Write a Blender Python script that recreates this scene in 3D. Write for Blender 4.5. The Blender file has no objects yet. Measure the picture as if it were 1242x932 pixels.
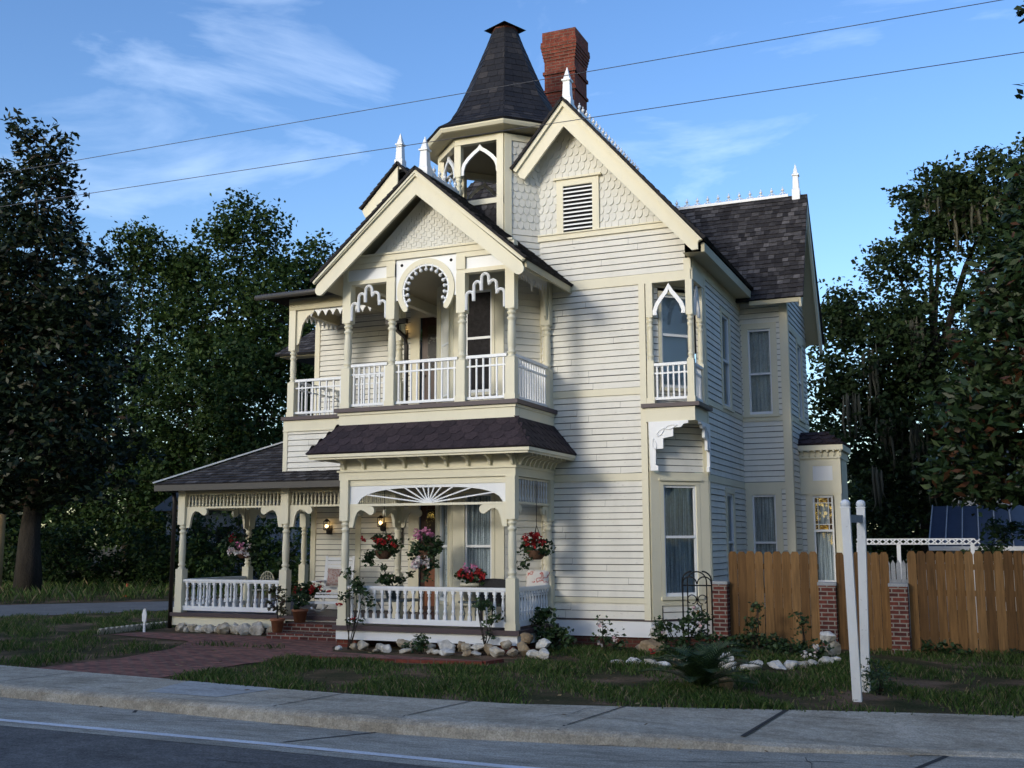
import bpy, math, random
import numpy as np
from mathutils import Vector, Matrix
random.seed(7); rng = np.random.default_rng(7)
S = bpy.context.scene
COL = S.collection
R = math.radians
V = Vector

# ------------------------------------------------------------------ materials
def new_mat(name):
    m = bpy.data.materials.new(name); m.use_nodes = True
    nt = m.node_tree; b = nt.nodes['Principled BSDF']
    return m, nt, b
def nd(nt, t, **kw):
    n = nt.nodes.new(t)
    for k, v in kw.items(): setattr(n, k, v)
    return n
def ramp(nt, stops):
    n = nt.nodes.new('ShaderNodeValToRGB'); e = n.color_ramp.elements
    while len(e) > 1: e.remove(e[-1])
    e[0].position = stops[0][0]; e[0].color = (*stops[0][1], 1)
    for p, c in stops[1:]:
        x = e.new(p); x.color = (*c, 1)
    return n
def coords(nt, kind='Object', scale=(1, 1, 1), rot=(0, 0, 0)):
    t = nd(nt, 'ShaderNodeTexCoord'); mp = nd(nt, 'ShaderNodeMapping')
    mp.inputs['Scale'].default_value = scale; mp.inputs['Rotation'].default_value = rot
    nt.links.new(t.outputs[kind], mp.inputs['Vector']); return mp.outputs['Vector']
def noise(nt, vec, scale, detail=4, rough=.55):
    n = nd(nt, 'ShaderNodeTexNoise'); n.inputs['Scale'].default_value = scale
    n.inputs['Detail'].default_value = detail; n.inputs['Roughness'].default_value = rough
    nt.links.new(vec, n.inputs['Vector']); return n.outputs['Fac']
def mixc(nt, fac, a, b, mode='MIX'):
    n = nd(nt, 'ShaderNodeMix', data_type='RGBA', blend_type=mode)
    if isinstance(fac, (int, float)): n.inputs[0].default_value = fac
    else: nt.links.new(fac, n.inputs[0])
    for s, i in ((a, 6), (b, 7)):
        if isinstance(s, tuple): n.inputs[i].default_value = (*s, 1)
        else: nt.links.new(s, n.inputs[i])
    return n.outputs[2]
def bump(nt, b, h, strength=.3, dist=.01):
    n = nd(nt, 'ShaderNodeBump'); n.inputs['Strength'].default_value = strength; n.inputs['Distance'].default_value = dist
    nt.links.new(h, n.inputs['Height']); nt.links.new(n.outputs['Normal'], b.inputs['Normal'])

def paint(name, col, rough=.55, dirt=(.28, .25, .2), amt=.35, streak=True, chips=False):
    """old outdoor paint: slight tone drift, grime and flaked spots"""
    m, nt, b = new_mat(name)
    v = coords(nt, 'Object', (1, 1, .35) if streak else (1, 1, 1))
    v2 = coords(nt, 'Object', (.28, .28, 1.5) if chips else (1, 1, 1))
    n1 = noise(nt, v, 3.0, 6, .65); r1 = ramp(nt, [(.45, (0, 0, 0)), (.8, (1, 1, 1))]); nt.links.new(n1, r1.inputs[0])
    n2 = noise(nt, v2, 38, 3, .6); r2 = ramp(nt, [(.66, (0, 0, 0)), (.72, (1, 1, 1))]); nt.links.new(n2, r2.inputs[0])
    sc = nd(nt, 'ShaderNodeMath', operation='MULTIPLY'); nt.links.new(r1.outputs[0], sc.inputs[0]); sc.inputs[1].default_value = amt * .55
    c = mixc(nt, sc.outputs[0], col, tuple(x * .62 + d * .2 for x, d in zip(col, dirt)))
    sc2 = nd(nt, 'ShaderNodeMath', operation='MULTIPLY'); nt.links.new(r2.outputs[0], sc2.inputs[0]); nt.links.new(n1, sc2.inputs[1])
    sc3 = nd(nt, 'ShaderNodeMath', operation='MULTIPLY'); nt.links.new(sc2.outputs[0], sc3.inputs[0]); sc3.inputs[1].default_value = amt * 1.1
    c = mixc(nt, sc3.outputs[0], c, dirt)
    nt.links.new(c, b.inputs['Base Color']); b.inputs['Roughness'].default_value = rough
    bump(nt, b, n2, .12, .004)
    return m
def rnd_mat(name, stops, rough=.7, spec=.3, transl=0, nscale=None, bumpamt=.25, vs=(1, 1, 1)):
    """colour picked per face by the 'rnd' attribute, with fine noise on top"""
    m, nt, b = new_mat(name)
    a = nd(nt, 'ShaderNodeAttribute', attribute_name='rnd'); r = ramp(nt, stops)
    nt.links.new(a.outputs['Fac'], r.inputs[0]); c = r.outputs[0]
    if nscale:
        n = noise(nt, coords(nt, 'Object', vs), nscale, 4, .6)
        rr = ramp(nt, [(.3, (.55, .55, .55)), (.75, (1.25, 1.25, 1.25))]); nt.links.new(n, rr.inputs[0])
        c = mixc(nt, 1.0, c, rr.outputs[0], 'MULTIPLY'); bump(nt, b, n, bumpamt, .01)
    nt.links.new(c, b.inputs['Base Color']); b.inputs['Roughness'].default_value = rough
    b.inputs['Specular IOR Level'].default_value = spec
    if transl:
        t = nd(nt, 'ShaderNodeBsdfTranslucent'); nt.links.new(c, t.inputs['Color'])
        mx = nd(nt, 'ShaderNodeMixShader'); mx.inputs[0].default_value = transl
        nt.links.new(b.outputs[0], mx.inputs[1]); nt.links.new(t.outputs[0], mx.inputs[2])
        nt.links.new(mx.outputs[0], nt.nodes['Material Output'].inputs[0])
    return m
def brick_mat(name, c1, c2, mortar, bw=.2, bh=.068, ms=.008, rough=.85, kind='UV', rot=0, dirtcol=None):
    m, nt, b = new_mat(name)
    v = coords(nt, kind, (1, 1, 1), (0, 0, rot))
    t = nd(nt, 'ShaderNodeTexBrick'); t.inputs['Scale'].default_value = 1
    t.inputs['Brick Width'].default_value = bw; t.inputs['Row Height'].default_value = bh; t.inputs['Mortar Size'].default_value = ms
    t.inputs['Color1'].default_value = (*c1, 1); t.inputs['Color2'].default_value = (*c2, 1); t.inputs['Mortar'].default_value = (*mortar, 1)
    t.inputs['Bias'].default_value = -.1
    nt.links.new(v, t.inputs['Vector'])
    n = noise(nt, coords(nt), 9, 5, .65); rr = ramp(nt, [(.3, (.6, .6, .6)), (.75, (1.25, 1.22, 1.2))]); nt.links.new(n, rr.inputs[0])
    c = mixc(nt, 1.0, t.outputs['Color'], rr.outputs[0], 'MULTIPLY')
    if dirtcol:
        n2 = noise(nt, coords(nt), 1.3, 6, .65); r2 = ramp(nt, [(.5, (0, 0, 0)), (.68, (1, 1, 1))]); nt.links.new(n2, r2.inputs[0])
        c = mixc(nt, r2.outputs[0], c, dirtcol)
    nt.links.new(c, b.inputs['Base Color']); b.inputs['Roughness'].default_value = rough; b.inputs['Specular IOR Level'].default_value = .12
    inv = nd(nt, 'ShaderNodeMath', operation='SUBTRACT'); inv.inputs[0].default_value = 1; nt.links.new(t.outputs['Fac'], inv.inputs[1])
    bump(nt, b, inv.outputs[0], .6, .008)
    return m
def noisy(name, stops, scale=6, rough=.8, detail=6, bs=.3, bd=.01, vs=(1, 1, 1), spec=.3, grain=0):
    m, nt, b = new_mat(name); v = coords(nt, 'Object', vs)
    n = noise(nt, v, scale, detail, .62); r = ramp(nt, stops); nt.links.new(n, r.inputs[0])
    n2 = noise(nt, v, scale * 9, 3, .6)
    rr = ramp(nt, [(.3, (.8, .8, .8)), (.7, (1.15, 1.15, 1.15))]); nt.links.new(n2, rr.inputs[0])
    c = mixc(nt, 1.0, r.outputs[0], rr.outputs[0], 'MULTIPLY')
    if grain:
        n3 = noise(nt, coords(nt), 55, 3, .7); r3 = ramp(nt, [(.32, (1 - grain,) * 3), (.5, (1, 1, 1)), (.68, (1 + grain,) * 3)]); nt.links.new(n3, r3.inputs[0]); c = mixc(nt, 1.0, c, r3.outputs[0], 'MULTIPLY')
        n4 = noise(nt, coords(nt, 'Object', (.35, 1.6, 1)), 2.2, 7, .7); r4 = ramp(nt, [(.36, (.72, .71, .69)), (.5, (1, 1, 1)), (.7, (1.12, 1.12, 1.12))]); nt.links.new(n4, r4.inputs[0]); c = mixc(nt, 1.0, c, r4.outputs[0], 'MULTIPLY')
    nt.links.new(c, b.inputs['Base Color'])
    b.inputs['Roughness'].default_value = rough; b.inputs['Specular IOR Level'].default_value = spec
    if bs: bump(nt, b, n2, bs, bd)
    return m
def plain(name, col, rough=.5, metal=0):
    m, nt, b = new_mat(name); b.inputs['Base Color'].default_value = (*col, 1)
    b.inputs['Roughness'].default_value = rough; b.inputs['Metallic'].default_value = metal; return m
def emit(name, col, s):
    m, nt, b = new_mat(name); b.inputs['Base Color'].default_value = (*col, 1)
    b.inputs['Emission Color'].default_value = (*col, 1); b.inputs['Emission Strength'].default_value = s; return m
def glass_mat():
    m, nt, b = new_mat('window glass'); nt.nodes.remove(b)
    g = nd(nt, 'ShaderNodeBsdfGlossy'); g.inputs['Roughness'].default_value = .03; g.inputs['Color'].default_value = (.9, .95, 1, 1)
    t = nd(nt, 'ShaderNodeBsdfTransparent'); t.inputs['Color'].default_value = (.80, .86, .88, 1)
    lw = nd(nt, 'ShaderNodeFresnel'); lw.inputs['IOR'].default_value = 1.6
    n = noise(nt, coords(nt), 3, 2, .5); bp = nd(nt, 'ShaderNodeBump'); bp.inputs['Strength'].default_value = .06; bp.inputs['Distance'].default_value = .05
    nt.links.new(n, bp.inputs['Height']); nt.links.new(bp.outputs[0], g.inputs['Normal'])
    mx = nd(nt, 'ShaderNodeMixShader'); nt.links.new(lw.outputs[0], mx.inputs[0])
    nt.links.new(t.outputs[0], mx.inputs[1]); nt.links.new(g.outputs[0], mx.inputs[2])
    nt.links.new(mx.outputs[0], nt.nodes['Material Output'].inputs[0]); return m
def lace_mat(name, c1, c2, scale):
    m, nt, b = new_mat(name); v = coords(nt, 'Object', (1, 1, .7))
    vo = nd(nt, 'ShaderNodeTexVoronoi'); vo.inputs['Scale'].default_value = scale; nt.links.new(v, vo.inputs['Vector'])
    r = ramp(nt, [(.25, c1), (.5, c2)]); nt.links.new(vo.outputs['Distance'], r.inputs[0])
    ns = noise(nt, coords(nt, 'Object', (1, 1, .03)), 34, 3, .6); rs = ramp(nt, [(.36, (.42, .44, .47)), (.62, (1.15, 1.15, 1.15))]); nt.links.new(ns, rs.inputs[0])  # vertical light and dark stripes paint fold shading into the lace colour
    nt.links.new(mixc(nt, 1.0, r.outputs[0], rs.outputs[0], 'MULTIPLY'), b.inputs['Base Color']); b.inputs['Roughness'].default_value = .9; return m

M = {}
M['siding'] = paint('white painted clapboard', (.775, .755, .68), .62, (.19, .165, .13), .75, True, True)
M['groove'] = plain('shade-dark backing behind the boards', (.16, .16, .15), .9)  # dark tone deepens the shadow lines between siding courses
M['scale'] = paint('white painted shingle siding', (.72, .715, .66), .65, (.22, .2, .16), .6, False)
M['cream'] = paint('cream trim paint', (.74, .695, .53), .5, (.28, .24, .15), .4)
M['white'] = paint('white gloss trim paint', (.80, .82, .84), .42, (.3, .3, .3), .25)
M['postpaint'] = paint('weathered white post paint', (.76, .77, .76), .6, (.24, .23, .20), 1.1, True)
M['soffit'] = paint('tan soffit paint', (.50, .45, .30), .6, (.2, .17, .12), .4)
M['ceiling'] = paint('porch ceiling paint', (.42, .38, .27), .6, (.2, .17, .12), .4)
M['deck'] = paint('plum brown deck paint', (.055, .035, .045), .5, (.1, .09, .08), .4)
M['shake'] = rnd_mat('weathered wood roof shingle', [(0, (.024, .022, .024)), (.55, (.056, .052, .054)), (.85, (.085, .080, .082)), (1, (.135, .127, .13))], .85, .25, 0, 14)
M['hexroof'] = rnd_mat('plum asphalt hexagon shingle', [(0, (.030, .022, .027)), (1, (.052, .037, .043))], .8, .25, 0, 25)
M['spire'] = rnd_mat('black asphalt spire shingle', [(0, (.013, .013, .017)), (.8, (.024, .023, .027)), (1, (.05, .045, .045))], .7, .3, 0, 25)
M['darkmetal'] = plain('dark brown metal', (.025, .02, .018), .45, .3)
M['gutter'] = plain('grey brown gutter', (.06, .055, .05), .5)
M['brick'] = brick_mat('red brick', (.23, .062, .042), (.15, .042, .032), (.17, .12, .095), .2, .066, .007)
M['pillarbrick'] = brick_mat('mixed red brick', (.17, .05, .038), (.075, .030, .03), (.27, .25, .22), .2, .068, .010)
M['foundation'] = brick_mat('dark foundation brick', (.13, .045, .035), (.09, .035, .03), (.12, .09, .07))
M['pathbrick'] = brick_mat('worn brick paving', (.36, .15, .11), (.15, .065, .055), (.17, .14, .115), .22, .11, .012, .9, 'UV')
M['glass'] = glass_mat()
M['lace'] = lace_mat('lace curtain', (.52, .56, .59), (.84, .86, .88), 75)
M['sheer'] = noisy('sheer curtain', [(.3, (.62, .65, .67)), (.7, (.78, .80, .81))], 4, .9, 2, 0)
M['blind'] = plain('pale blue roller blind', (.66, .72, .78), .8)
M['dark'] = plain('black unlit backing', (.006, .006, .007), .9)  # near-black colour that stands for shade in unlit openings
M['door'] = noisy('dark stained door wood', [(.3, (.028, .010, .008)), (.7, (.06, .022, .014))], 5, .35, 4, .15, .004, (1, 1, .1))
M['redwood'] = noisy('red brown wood', [(.3, (.16, .05, .025)), (.7, (.26, .09, .04))], 5, .5, 4, .15, .004, (1, 1, .1))
M['amber'] = plain('amber stained glass', (.35, .16, .03), .15)
M['purple'] = plain('purple stained glass', (.05, .02, .05), .12)
M['bulb'] = emit('lit lamp bulb', (1, .62, .22), 6)
M['iron'] = plain('black wrought iron', (.012, .012, .013), .45, .6)
M['concrete'] = noisy('sidewalk concrete', [(.25, (.31, .27, .205)), (.5, (.42, .375, .295)), (.75, (.51, .465, .38))], 1.6, .9, 8, .5, .008, grain=.3, spec=.08)
M['newconcrete'] = noisy('pale patched concrete', [(.25, (.36, .36, .34)), (.75, (.45, .45, .43))], 2.5, .9, 6, .25, .004, grain=.15, spec=.08)
M['asphalt'] = noisy('asphalt', [(.3, (.115, .110, .103)), (.7, (.165, .157, .148))], 1.2, .9, 8, .5, .006, grain=.45, spec=.08)
M['pan'] = noisy('worn road concrete', [(.25, (.27, .25, .205)), (.5, (.36, .335, .28)), (.75, (.44, .415, .355))], 1.1, .9, 8, .5, .006, (.5, 2.2, 1), grain=.4, spec=.08)
M['sidestreet'] = noisy('grey side street', [(.3, (.15, .145, .135)), (.7, (.21, .20, .19))], 1.2, .9, 8, .4, .006, spec=.08)
M['line'] = noisy('white road paint', [(.3, (.55, .57, .6)), (.7, (.74, .76, .8))], 5, .7, 6, .2, .003)
M['joint'] = plain('dark joint', (.03, .03, .03), .9)
def soil_mat():
    m, nt, b = new_mat('lawn soil'); v = coords(nt)
    n = noise(nt, v, .9, 7, .62)
    r = ramp(nt, [(.36, (.05, .055, .025)), (.50, (.10, .08, .045)), (.58, (.19, .125, .08)), (.75, (.28, .19, .13))]); nt.links.new(n, r.inputs[0])
    n2 = noise(nt, v, 30, 4, .65); rr = ramp(nt, [(.3, (.5, .5, .5)), (.7, (1.3, 1.3, 1.3))]); nt.links.new(n2, rr.inputs[0])
    nt.links.new(mixc(nt, 1.0, r.outputs[0], rr.outputs[0], 'MULTIPLY'), b.inputs['Base Color']); b.inputs['Roughness'].default_value = .95; b.inputs['Specular IOR Level'].default_value = .03
    bump(nt, b, n2, .7, .03); return m
M['soil'] = soil_mat()
M['far'] = noisy('distant grassy ground', [(.3, (.02, .035, .012)), (.7, (.045, .06, .02))], .5, .95, 5, .4, .05, spec=.08)
M['grass'] = rnd_mat('grass blade', [(0, (.030, .060, .013)), (.5, (.065, .120, .026)), (.82, (.115, .165, .045)), (.9, (.20, .17, .09)), (1, (.26, .21, .12))], .6, .2, .3)
M['rock'] = rnd_mat('pale limestone', [(0, (.20, .13, .07)), (.35, (.36, .28, .18)), (.6, (.52, .47, .38)), (1, (.68, .66, .61))], .9, .2, 0, 11, .8)
M['fence'] = rnd_mat('brown stained cedar board', [(0, (.125, .065, .024)), (.5, (.205, .108, .038)), (1, (.275, .16, .068))], .75, .25, 0, 30, .2, (1, 1, .07))
M['bark'] = noisy('grey bark', [(.3, (.022, .019, .016)), (.7, (.06, .052, .044))], 5, .95, 7, .9, .05, (1, 1, .25))
M['polewood'] = noisy('bare yellow pine pole', [(.3, (.22, .14, .06)), (.7, (.36, .24, .11))], 3, .85, 6, .4, .01, (1, 1, .12))
M['leaf_dark'] = rnd_mat('magnolia leaf', [(0, (.04, .022, .010)), (.03, (.03, .02, .010)), (.06, (.006, .013, .006)), (.7, (.011, .022, .009)), (1, (.024, .040, .016))], .45, .25, .12)
M['leaf_mag'] = rnd_mat('rusty magnolia leaf', [(0, (.075, .030, .013)), (.10, (.05, .025, .012)), (.14, (.014, .031, .011)), (.7, (.028, .056, .019)), (1, (.075, .11, .048))], .46, .3, .12)
M['leaf_oak'] = rnd_mat('oak leaf', [(0, (.010, .022, .008)), (.6, (.021, .041, .013)), (1, (.045, .068, .022))], .6, .2, .22)
M['leaf_mid'] = rnd_mat('water oak leaf', [(0, (.009, .024, .007)), (.6, (.020, .046, .011)), (1, (.046, .082, .020))], .6, .2, .22)
M['leaf_shrub'] = rnd_mat('garden leaf', [(0, (.014, .034, .012)), (.6, (.034, .070, .024)), (1, (.065, .11, .04))], .5, .35, .2)
M['leaf_bronze'] = rnd_mat('bronze leaf', [(0, (.06, .03, .02)), (.5, (.06, .06, .03)), (1, (.09, .10, .05))], .5, .35, .2)
M['moss'] = rnd_mat('spanish moss', [(0, (.055, .06, .045)), (1, (.11, .105, .08))], .95, .1, .2)
M['red'] = rnd_mat('red geranium petal', [(0, (.26, .012, .014)), (1, (.55, .04, .04))], .6, .3, .15)
M['pink'] = rnd_mat('pink petal', [(0, (.50, .12, .25)), (1, (.72, .36, .48))], .6, .3, .15)
M['pale'] = rnd_mat('pale petal', [(0, (.60, .55, .50)), (.6, (.78, .76, .72)), (1, (.70, .40, .42))], .6, .3, .15)
M['terra'] = noisy('terracotta', [(.3, (.26, .10, .055)), (.7, (.36, .16, .09))], 8, .85)
M['coir'] = noisy('brown coir basket', [(.3, (.12, .06, .035)), (.7, (.22, .12, .075))], 30, .95, 4, .8, .01)
M['creampot'] = noisy('cream glazed pot', [(.3, (.55, .52, .40)), (.7, (.66, .62, .48))], 6, .5)
M['wicker'] = noisy('charcoal wicker', [(.3, (.012, .012, .014)), (.7, (.03, .03, .033))], 40, .6)
M['slate'] = plain('grey green frosted metal', (.13, .16, .16), .4, .3)
M['cable'] = plain('grey cable', (.10, .10, .11), .6)
M['bluewall'] = noisy('blue grey house paint', [(.3, (.20, .25, .32)), (.7, (.26, .31, .38))], 2, .7)
M['greywall'] = noisy('pale grey house paint', [(.3, (.45, .46, .47)), (.7, (.55, .56, .56))], 2, .7)
M['blueroof'] = noisy('blue metal roofing', [(.3, (.028, .042, .075)), (.7, (.042, .06, .10))], 1.5, .45, 4, .05, .002, (1, 1, 1), .5)
M['greyboard'] = noisy('weathered grey picket', [(.3, (.26, .28, .30)), (.7, (.38, .40, .42))], 6, .8)
def fabric(name, base, c2, scale):
    m, nt, b = new_mat(name); v = coords(nt)
    n = noise(nt, v, scale, 3, .5); r = ramp(nt, [(.52, base), (.57, c2), (.66, base)]); nt.links.new(n, r.inputs[0])
    nt.links.new(r.outputs[0], b.inputs['Base Color']); b.inputs['Roughness'].default_value = .9; return m
M['floral'] = fabric('white fabric with red floral print', (.72, .69, .66), (.48, .10, .08), 9)
M['plaid'] = fabric('faded pink patterned fabric', (.42, .34, .31), (.30, .12, .10), 22)
M['orange'] = plain('orange plastic', (.5, .1, .02), .6)

# ------------------------------------------------------------------ mesh helpers
class MB:
    def __init__(s): s.v = []; s.f = []; s.r = []; s.sm = []; s.mi = []; s.cur = 0
    def add(s, pts, faces, r=None, smooth=False):
        b = len(s.v); s.v += [tuple(p) for p in pts]
        rr = random.random() if r is None else r
        for f in faces:
            s.f.append(tuple(b + i for i in f)); s.r.append(rr); s.sm.append(smooth); s.mi.append(s.cur)
    def box(s, x0, x1, y0, y1, z0, z1, r=None):
        s.obox(V((0, 0, 0)), V((1, 0, 0)), V((0, 1, 0)), V((0, 0, 1)), x0, x1, y0, y1, z0, z1, r)
    def obox(s, O, u, v, n, u0, u1, v0, v1, n0, n1, r=None):
        p = [O + u * a + v * b + n * c for c in (n0, n1) for b in (v0, v1) for a in (u0, u1)]
        s.add(p, [(0, 1, 3, 2), (4, 6, 7, 5), (0, 4, 5, 1), (2, 3, 7, 6), (0, 2, 6, 4), (1, 5, 7, 3)], r)
    def quad(s, a, b, c, d, r=None): s.add([a, b, c, d], [(0, 1, 2, 3)], r)
    def poly(s, pts, r=None): s.add(pts, [tuple(range(len(pts)))], r)
    def prism(s, O, u, v, n, pts, n0, n1, r=None):
        k = len(pts); p = [O + u * a + v * b + n * n0 for a, b in pts] + [O + u * a + v * b + n * n1 for a, b in pts]
        s.add(p, [tuple(range(k))[::-1], tuple(range(k, 2 * k))] + [(i, (i + 1) % k, k + (i + 1) % k, k + i) for i in range(k)], r)
    def strip(s, O, u, v, n, A, B, n0, n1, r=None):
        k = len(A); g = lambda q, c: O + u * q[0] + v * q[1] + n * c
        p = [g(q, n0) for q in A] + [g(q, n0) for q in B] + [g(q, n1) for q in A] + [g(q, n1) for q in B]
        F = []
        for i in range(k - 1):
            F += [(i, k + i, k + i + 1, i + 1), (2 * k + i, 2 * k + i + 1, 3 * k + i + 1, 3 * k + i),
                  (i, i + 1, 2 * k + i + 1, 2 * k + i), (k + i, 3 * k + i, 3 * k + i + 1, k + i + 1)]
        F += [(0, 2 * k, 3 * k, k), (k - 1, 2 * k - 1, 4 * k - 1, 3 * k - 1)]
        s.add(p, F, r)
    def tube(s, path, rad, seg=6, ry=None, r=None, up=None, smooth=True):
        path = [V(p) for p in path]; k = len(path); pts = []
        for i, p in enumerate(path):
            t = (path[min(i + 1, k - 1)] - path[max(i - 1, 0)]).normalized()
            w = V(up) if up is not None else (V((0, 0, 1)) if abs(t.z) < .9 else V((0, 1, 0)))
            a = t.cross(w).normalized(); b = a.cross(t).normalized()
            ra = rad[i] if isinstance(rad, (list, tuple)) else rad; rb = ra if ry is None else ry
            for j in range(seg):
                an = 2 * math.pi * (j + .5) / seg; pts.append(p + a * math.cos(an) * ra + b * math.sin(an) * rb)
        F = [(i * seg + j, i * seg + (j + 1) % seg, (i + 1) * seg + (j + 1) % seg, (i + 1) * seg + j) for i in range(k - 1) for j in range(seg)]
        F += [tuple(range(seg))[::-1], tuple(range((k - 1) * seg, k * seg))]
        s.add(pts, F, r, smooth)
    def lathe(s, cx, cy, prof, seg=14, r=None, smooth=True):
        pts = []
        for rr, z in prof:
            for j in range(seg):
                an = 2 * math.pi * j / seg; pts.append((cx + rr * math.cos(an), cy + rr * math.sin(an), z))
        k = len(prof)
        F = [(i * seg + j, i * seg + (j + 1) % seg, (i + 1) * seg + (j + 1) % seg, (i + 1) * seg + j) for i in range(k - 1) for j in range(seg)]
        F += [tuple(range(seg))[::-1], tuple(range((k - 1) * seg, k * seg))]
        s.add(pts, F, r, smooth)
    def ball(s, c, rad, seg=8, r=None):
        c = V(c); s.lathe(c.x, c.y, [(rad * math.sin(math.pi * i / 6) + 1e-4, c.z - rad * math.cos(math.pi * i / 6)) for i in range(7)], seg, r)
    def beam(s, a, b, w, h, up=(0, 0, 1), r=None):
        a, b = V(a), V(b); t = (b - a); L = t.length; t.normalize(); U = V(up); x = t.cross(U).normalized(); y = x.cross(t)
        s.obox(a, t, x, y, 0, L, -w / 2, w / 2, -h / 2, h / 2, r)
    def build(s, name, mat, parent=None, loc=None, local=False, label=None):
        me = bpy.data.meshes.new(name); me.from_pydata(s.v, [], s.f)
        mats = mat if isinstance(mat, (list, tuple)) else [mat]
        for m in mats: me.materials.append(M[m] if isinstance(m, str) else m)
        me.polygons.foreach_set('use_smooth', s.sm)
        me.polygons.foreach_set('material_index', s.mi)
        at = me.attributes.new('rnd', 'FLOAT', 'FACE'); at.data.foreach_set('value', s.r)
        uv = me.uv_layers.new(name='UVMap'); data = np.zeros(len(me.loops) * 2, dtype=np.float32)
        for p in me.polygons:
            n = p.normal
            if abs(n.z) > .93: a, b = V((1, 0, 0)), V((0, 1, 0))
            else:
                a = V((-n.y, n.x, 0)).normalized(); b = n.cross(a)
                if b.z < 0: b = -b
            for li in p.loop_indices:
                co = me.vertices[me.loops[li].vertex_index].co
                data[2 * li] = co.dot(a); data[2 * li + 1] = co.dot(b)
        uv.data.foreach_set('uv', data)
        return link(name, me, parent, loc, local, label)
WLOC = {}
def link(name, me, parent=None, loc=None, local=False, label=None):
    o = bpy.data.objects.new(name, me); COL.objects.link(o)
    w = V((0, 0, 0)) if loc is None else V(loc)
    if parent is not None:
        o.parent = parent
        if local: o.location = w
        else: o.location = w - WLOC[parent.name]
    else: o.location = w
    WLOC[o.name] = w if not local or parent is None else w + WLOC.get(parent.name, V((0, 0, 0)))
    if label: o['label'] = label
    return o
def thing(name, label, cat, loc=(0, 0, 0), group=None, rotz=0):
    o = bpy.data.objects.new(name, None); COL.objects.link(o); o.location = loc; o.rotation_euler = (0, 0, rotz)
    o.empty_display_size = .2
    WLOC[o.name] = V(loc); tag(o, label, cat, group); return o
def tag(o, label, cat, group=None):
    o['label'] = label; o['category'] = cat
    if group: o['group'] = group
    return o
def structure(o): o['kind'] = 'structure'; return o
def copy_part(o, parent, loc):
    c = o.copy(); COL.objects.link(c); c.parent = parent; c.location = V(loc); return c
def copy_tree(o, loc, rotz=0, label=None, scale=1):
    c = o.copy(); COL.objects.link(c); c.location = loc; c.rotation_euler = (0, 0, rotz); c.scale = (scale,) * 3
    if label: c['label'] = label
    for ch in list(o.children):
        d = ch.copy(); COL.objects.link(d); d.parent = c
    return c
ORD = 'first second third fourth fifth sixth seventh eighth ninth tenth eleventh twelfth thirteenth fourteenth fifteenth sixteenth seventeenth eighteenth nineteenth twentieth'.split()
ORD += ['twenty-' + x for x in ORD[:9]] + ['thirtieth'] + ['thirty-' + x for x in ORD[:9]] + ['fortieth']
def np_mesh(name, verts, nper, rnd, mat):
    """verts (N*nper,3) -> N separate polygons"""
    n = len(verts) // nper; me = bpy.data.meshes.new(name)
    me.vertices.add(len(verts)); me.vertices.foreach_set('co', np.asarray(verts, np.float32).ravel())
    me.loops.add(len(verts)); me.loops.foreach_set('vertex_index', np.arange(len(verts), dtype=np.int32))
    me.polygons.add(n); me.polygons.foreach_set('loop_start', np.arange(0, len(verts), nper, dtype=np.int32))
    me.update(calc_edges=True)
    at = me.attributes.new('rnd', 'FLOAT', 'FACE'); at.data.foreach_set('value', np.asarray(rnd, np.float32))
    me.materials.append(M[mat] if isinstance(mat, str) else mat); return me
def leaf_verts(cent, size, aspect=1.9, updir=None, droop=0.0):
    n = len(cent)
    a = rng.normal(size=(n, 3)); a[:, 2] = a[:, 2] * .6 - droop
    if updir is not None: a += updir
    a /= np.linalg.norm(a, axis=1)[:, None]
    b = rng.normal(size=(n, 3)); b[:, 2] += 0
    b -= (b * a).sum(1)[:, None] * a; b /= np.linalg.norm(b, axis=1)[:, None]
    s = (size * rng.uniform(.6, 1.35, n))[:, None]
    nrm = np.cross(a, b)
    p0 = cent - a * s * .5; p2 = cent + a * s * .5
    m = cent + a * s * .05 - nrm * s * .06
    p1 = m + b * s * .5 / aspect; p3 = m - b * s * .5 / aspect
    return np.stack([p0, p1, p2, p3], 1).reshape(-1, 3)
def clump_points(blobs, n, clump, per=None, shell=.55):
    """points gathered in twig clumps spread through ellipsoid blobs"""
    vol = np.array([b[1][0] * b[1][1] * b[1][2] for b in blobs]) ** .7; vol /= vol.sum(); out = []
    for (c, r), w in zip(blobs, vol):
        k = max(3, int(n * w / (per or 40))); m = int(n * w / k) + 1
        d = rng.normal(size=(k, 3)); d /= np.linalg.norm(d, axis=1)[:, None]
        rad = (rng.uniform(shell ** 3, 1.0, k) ** (1 / 3)) * rng.choice([1, 1, 1, 1.12, .85], k)
        cc = np.array(c) + d * rad[:, None] * np.array(r)
        q = np.repeat(cc, m, 0) + np.clip(rng.normal(size=(k * m, 3)), -1.7, 1.7) * clump * np.array([1, 1, .7]) * np.repeat(rng.uniform(.6, 1.3, k), m)[:, None]
        out.append(q)
    return np.concatenate(out)

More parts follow.
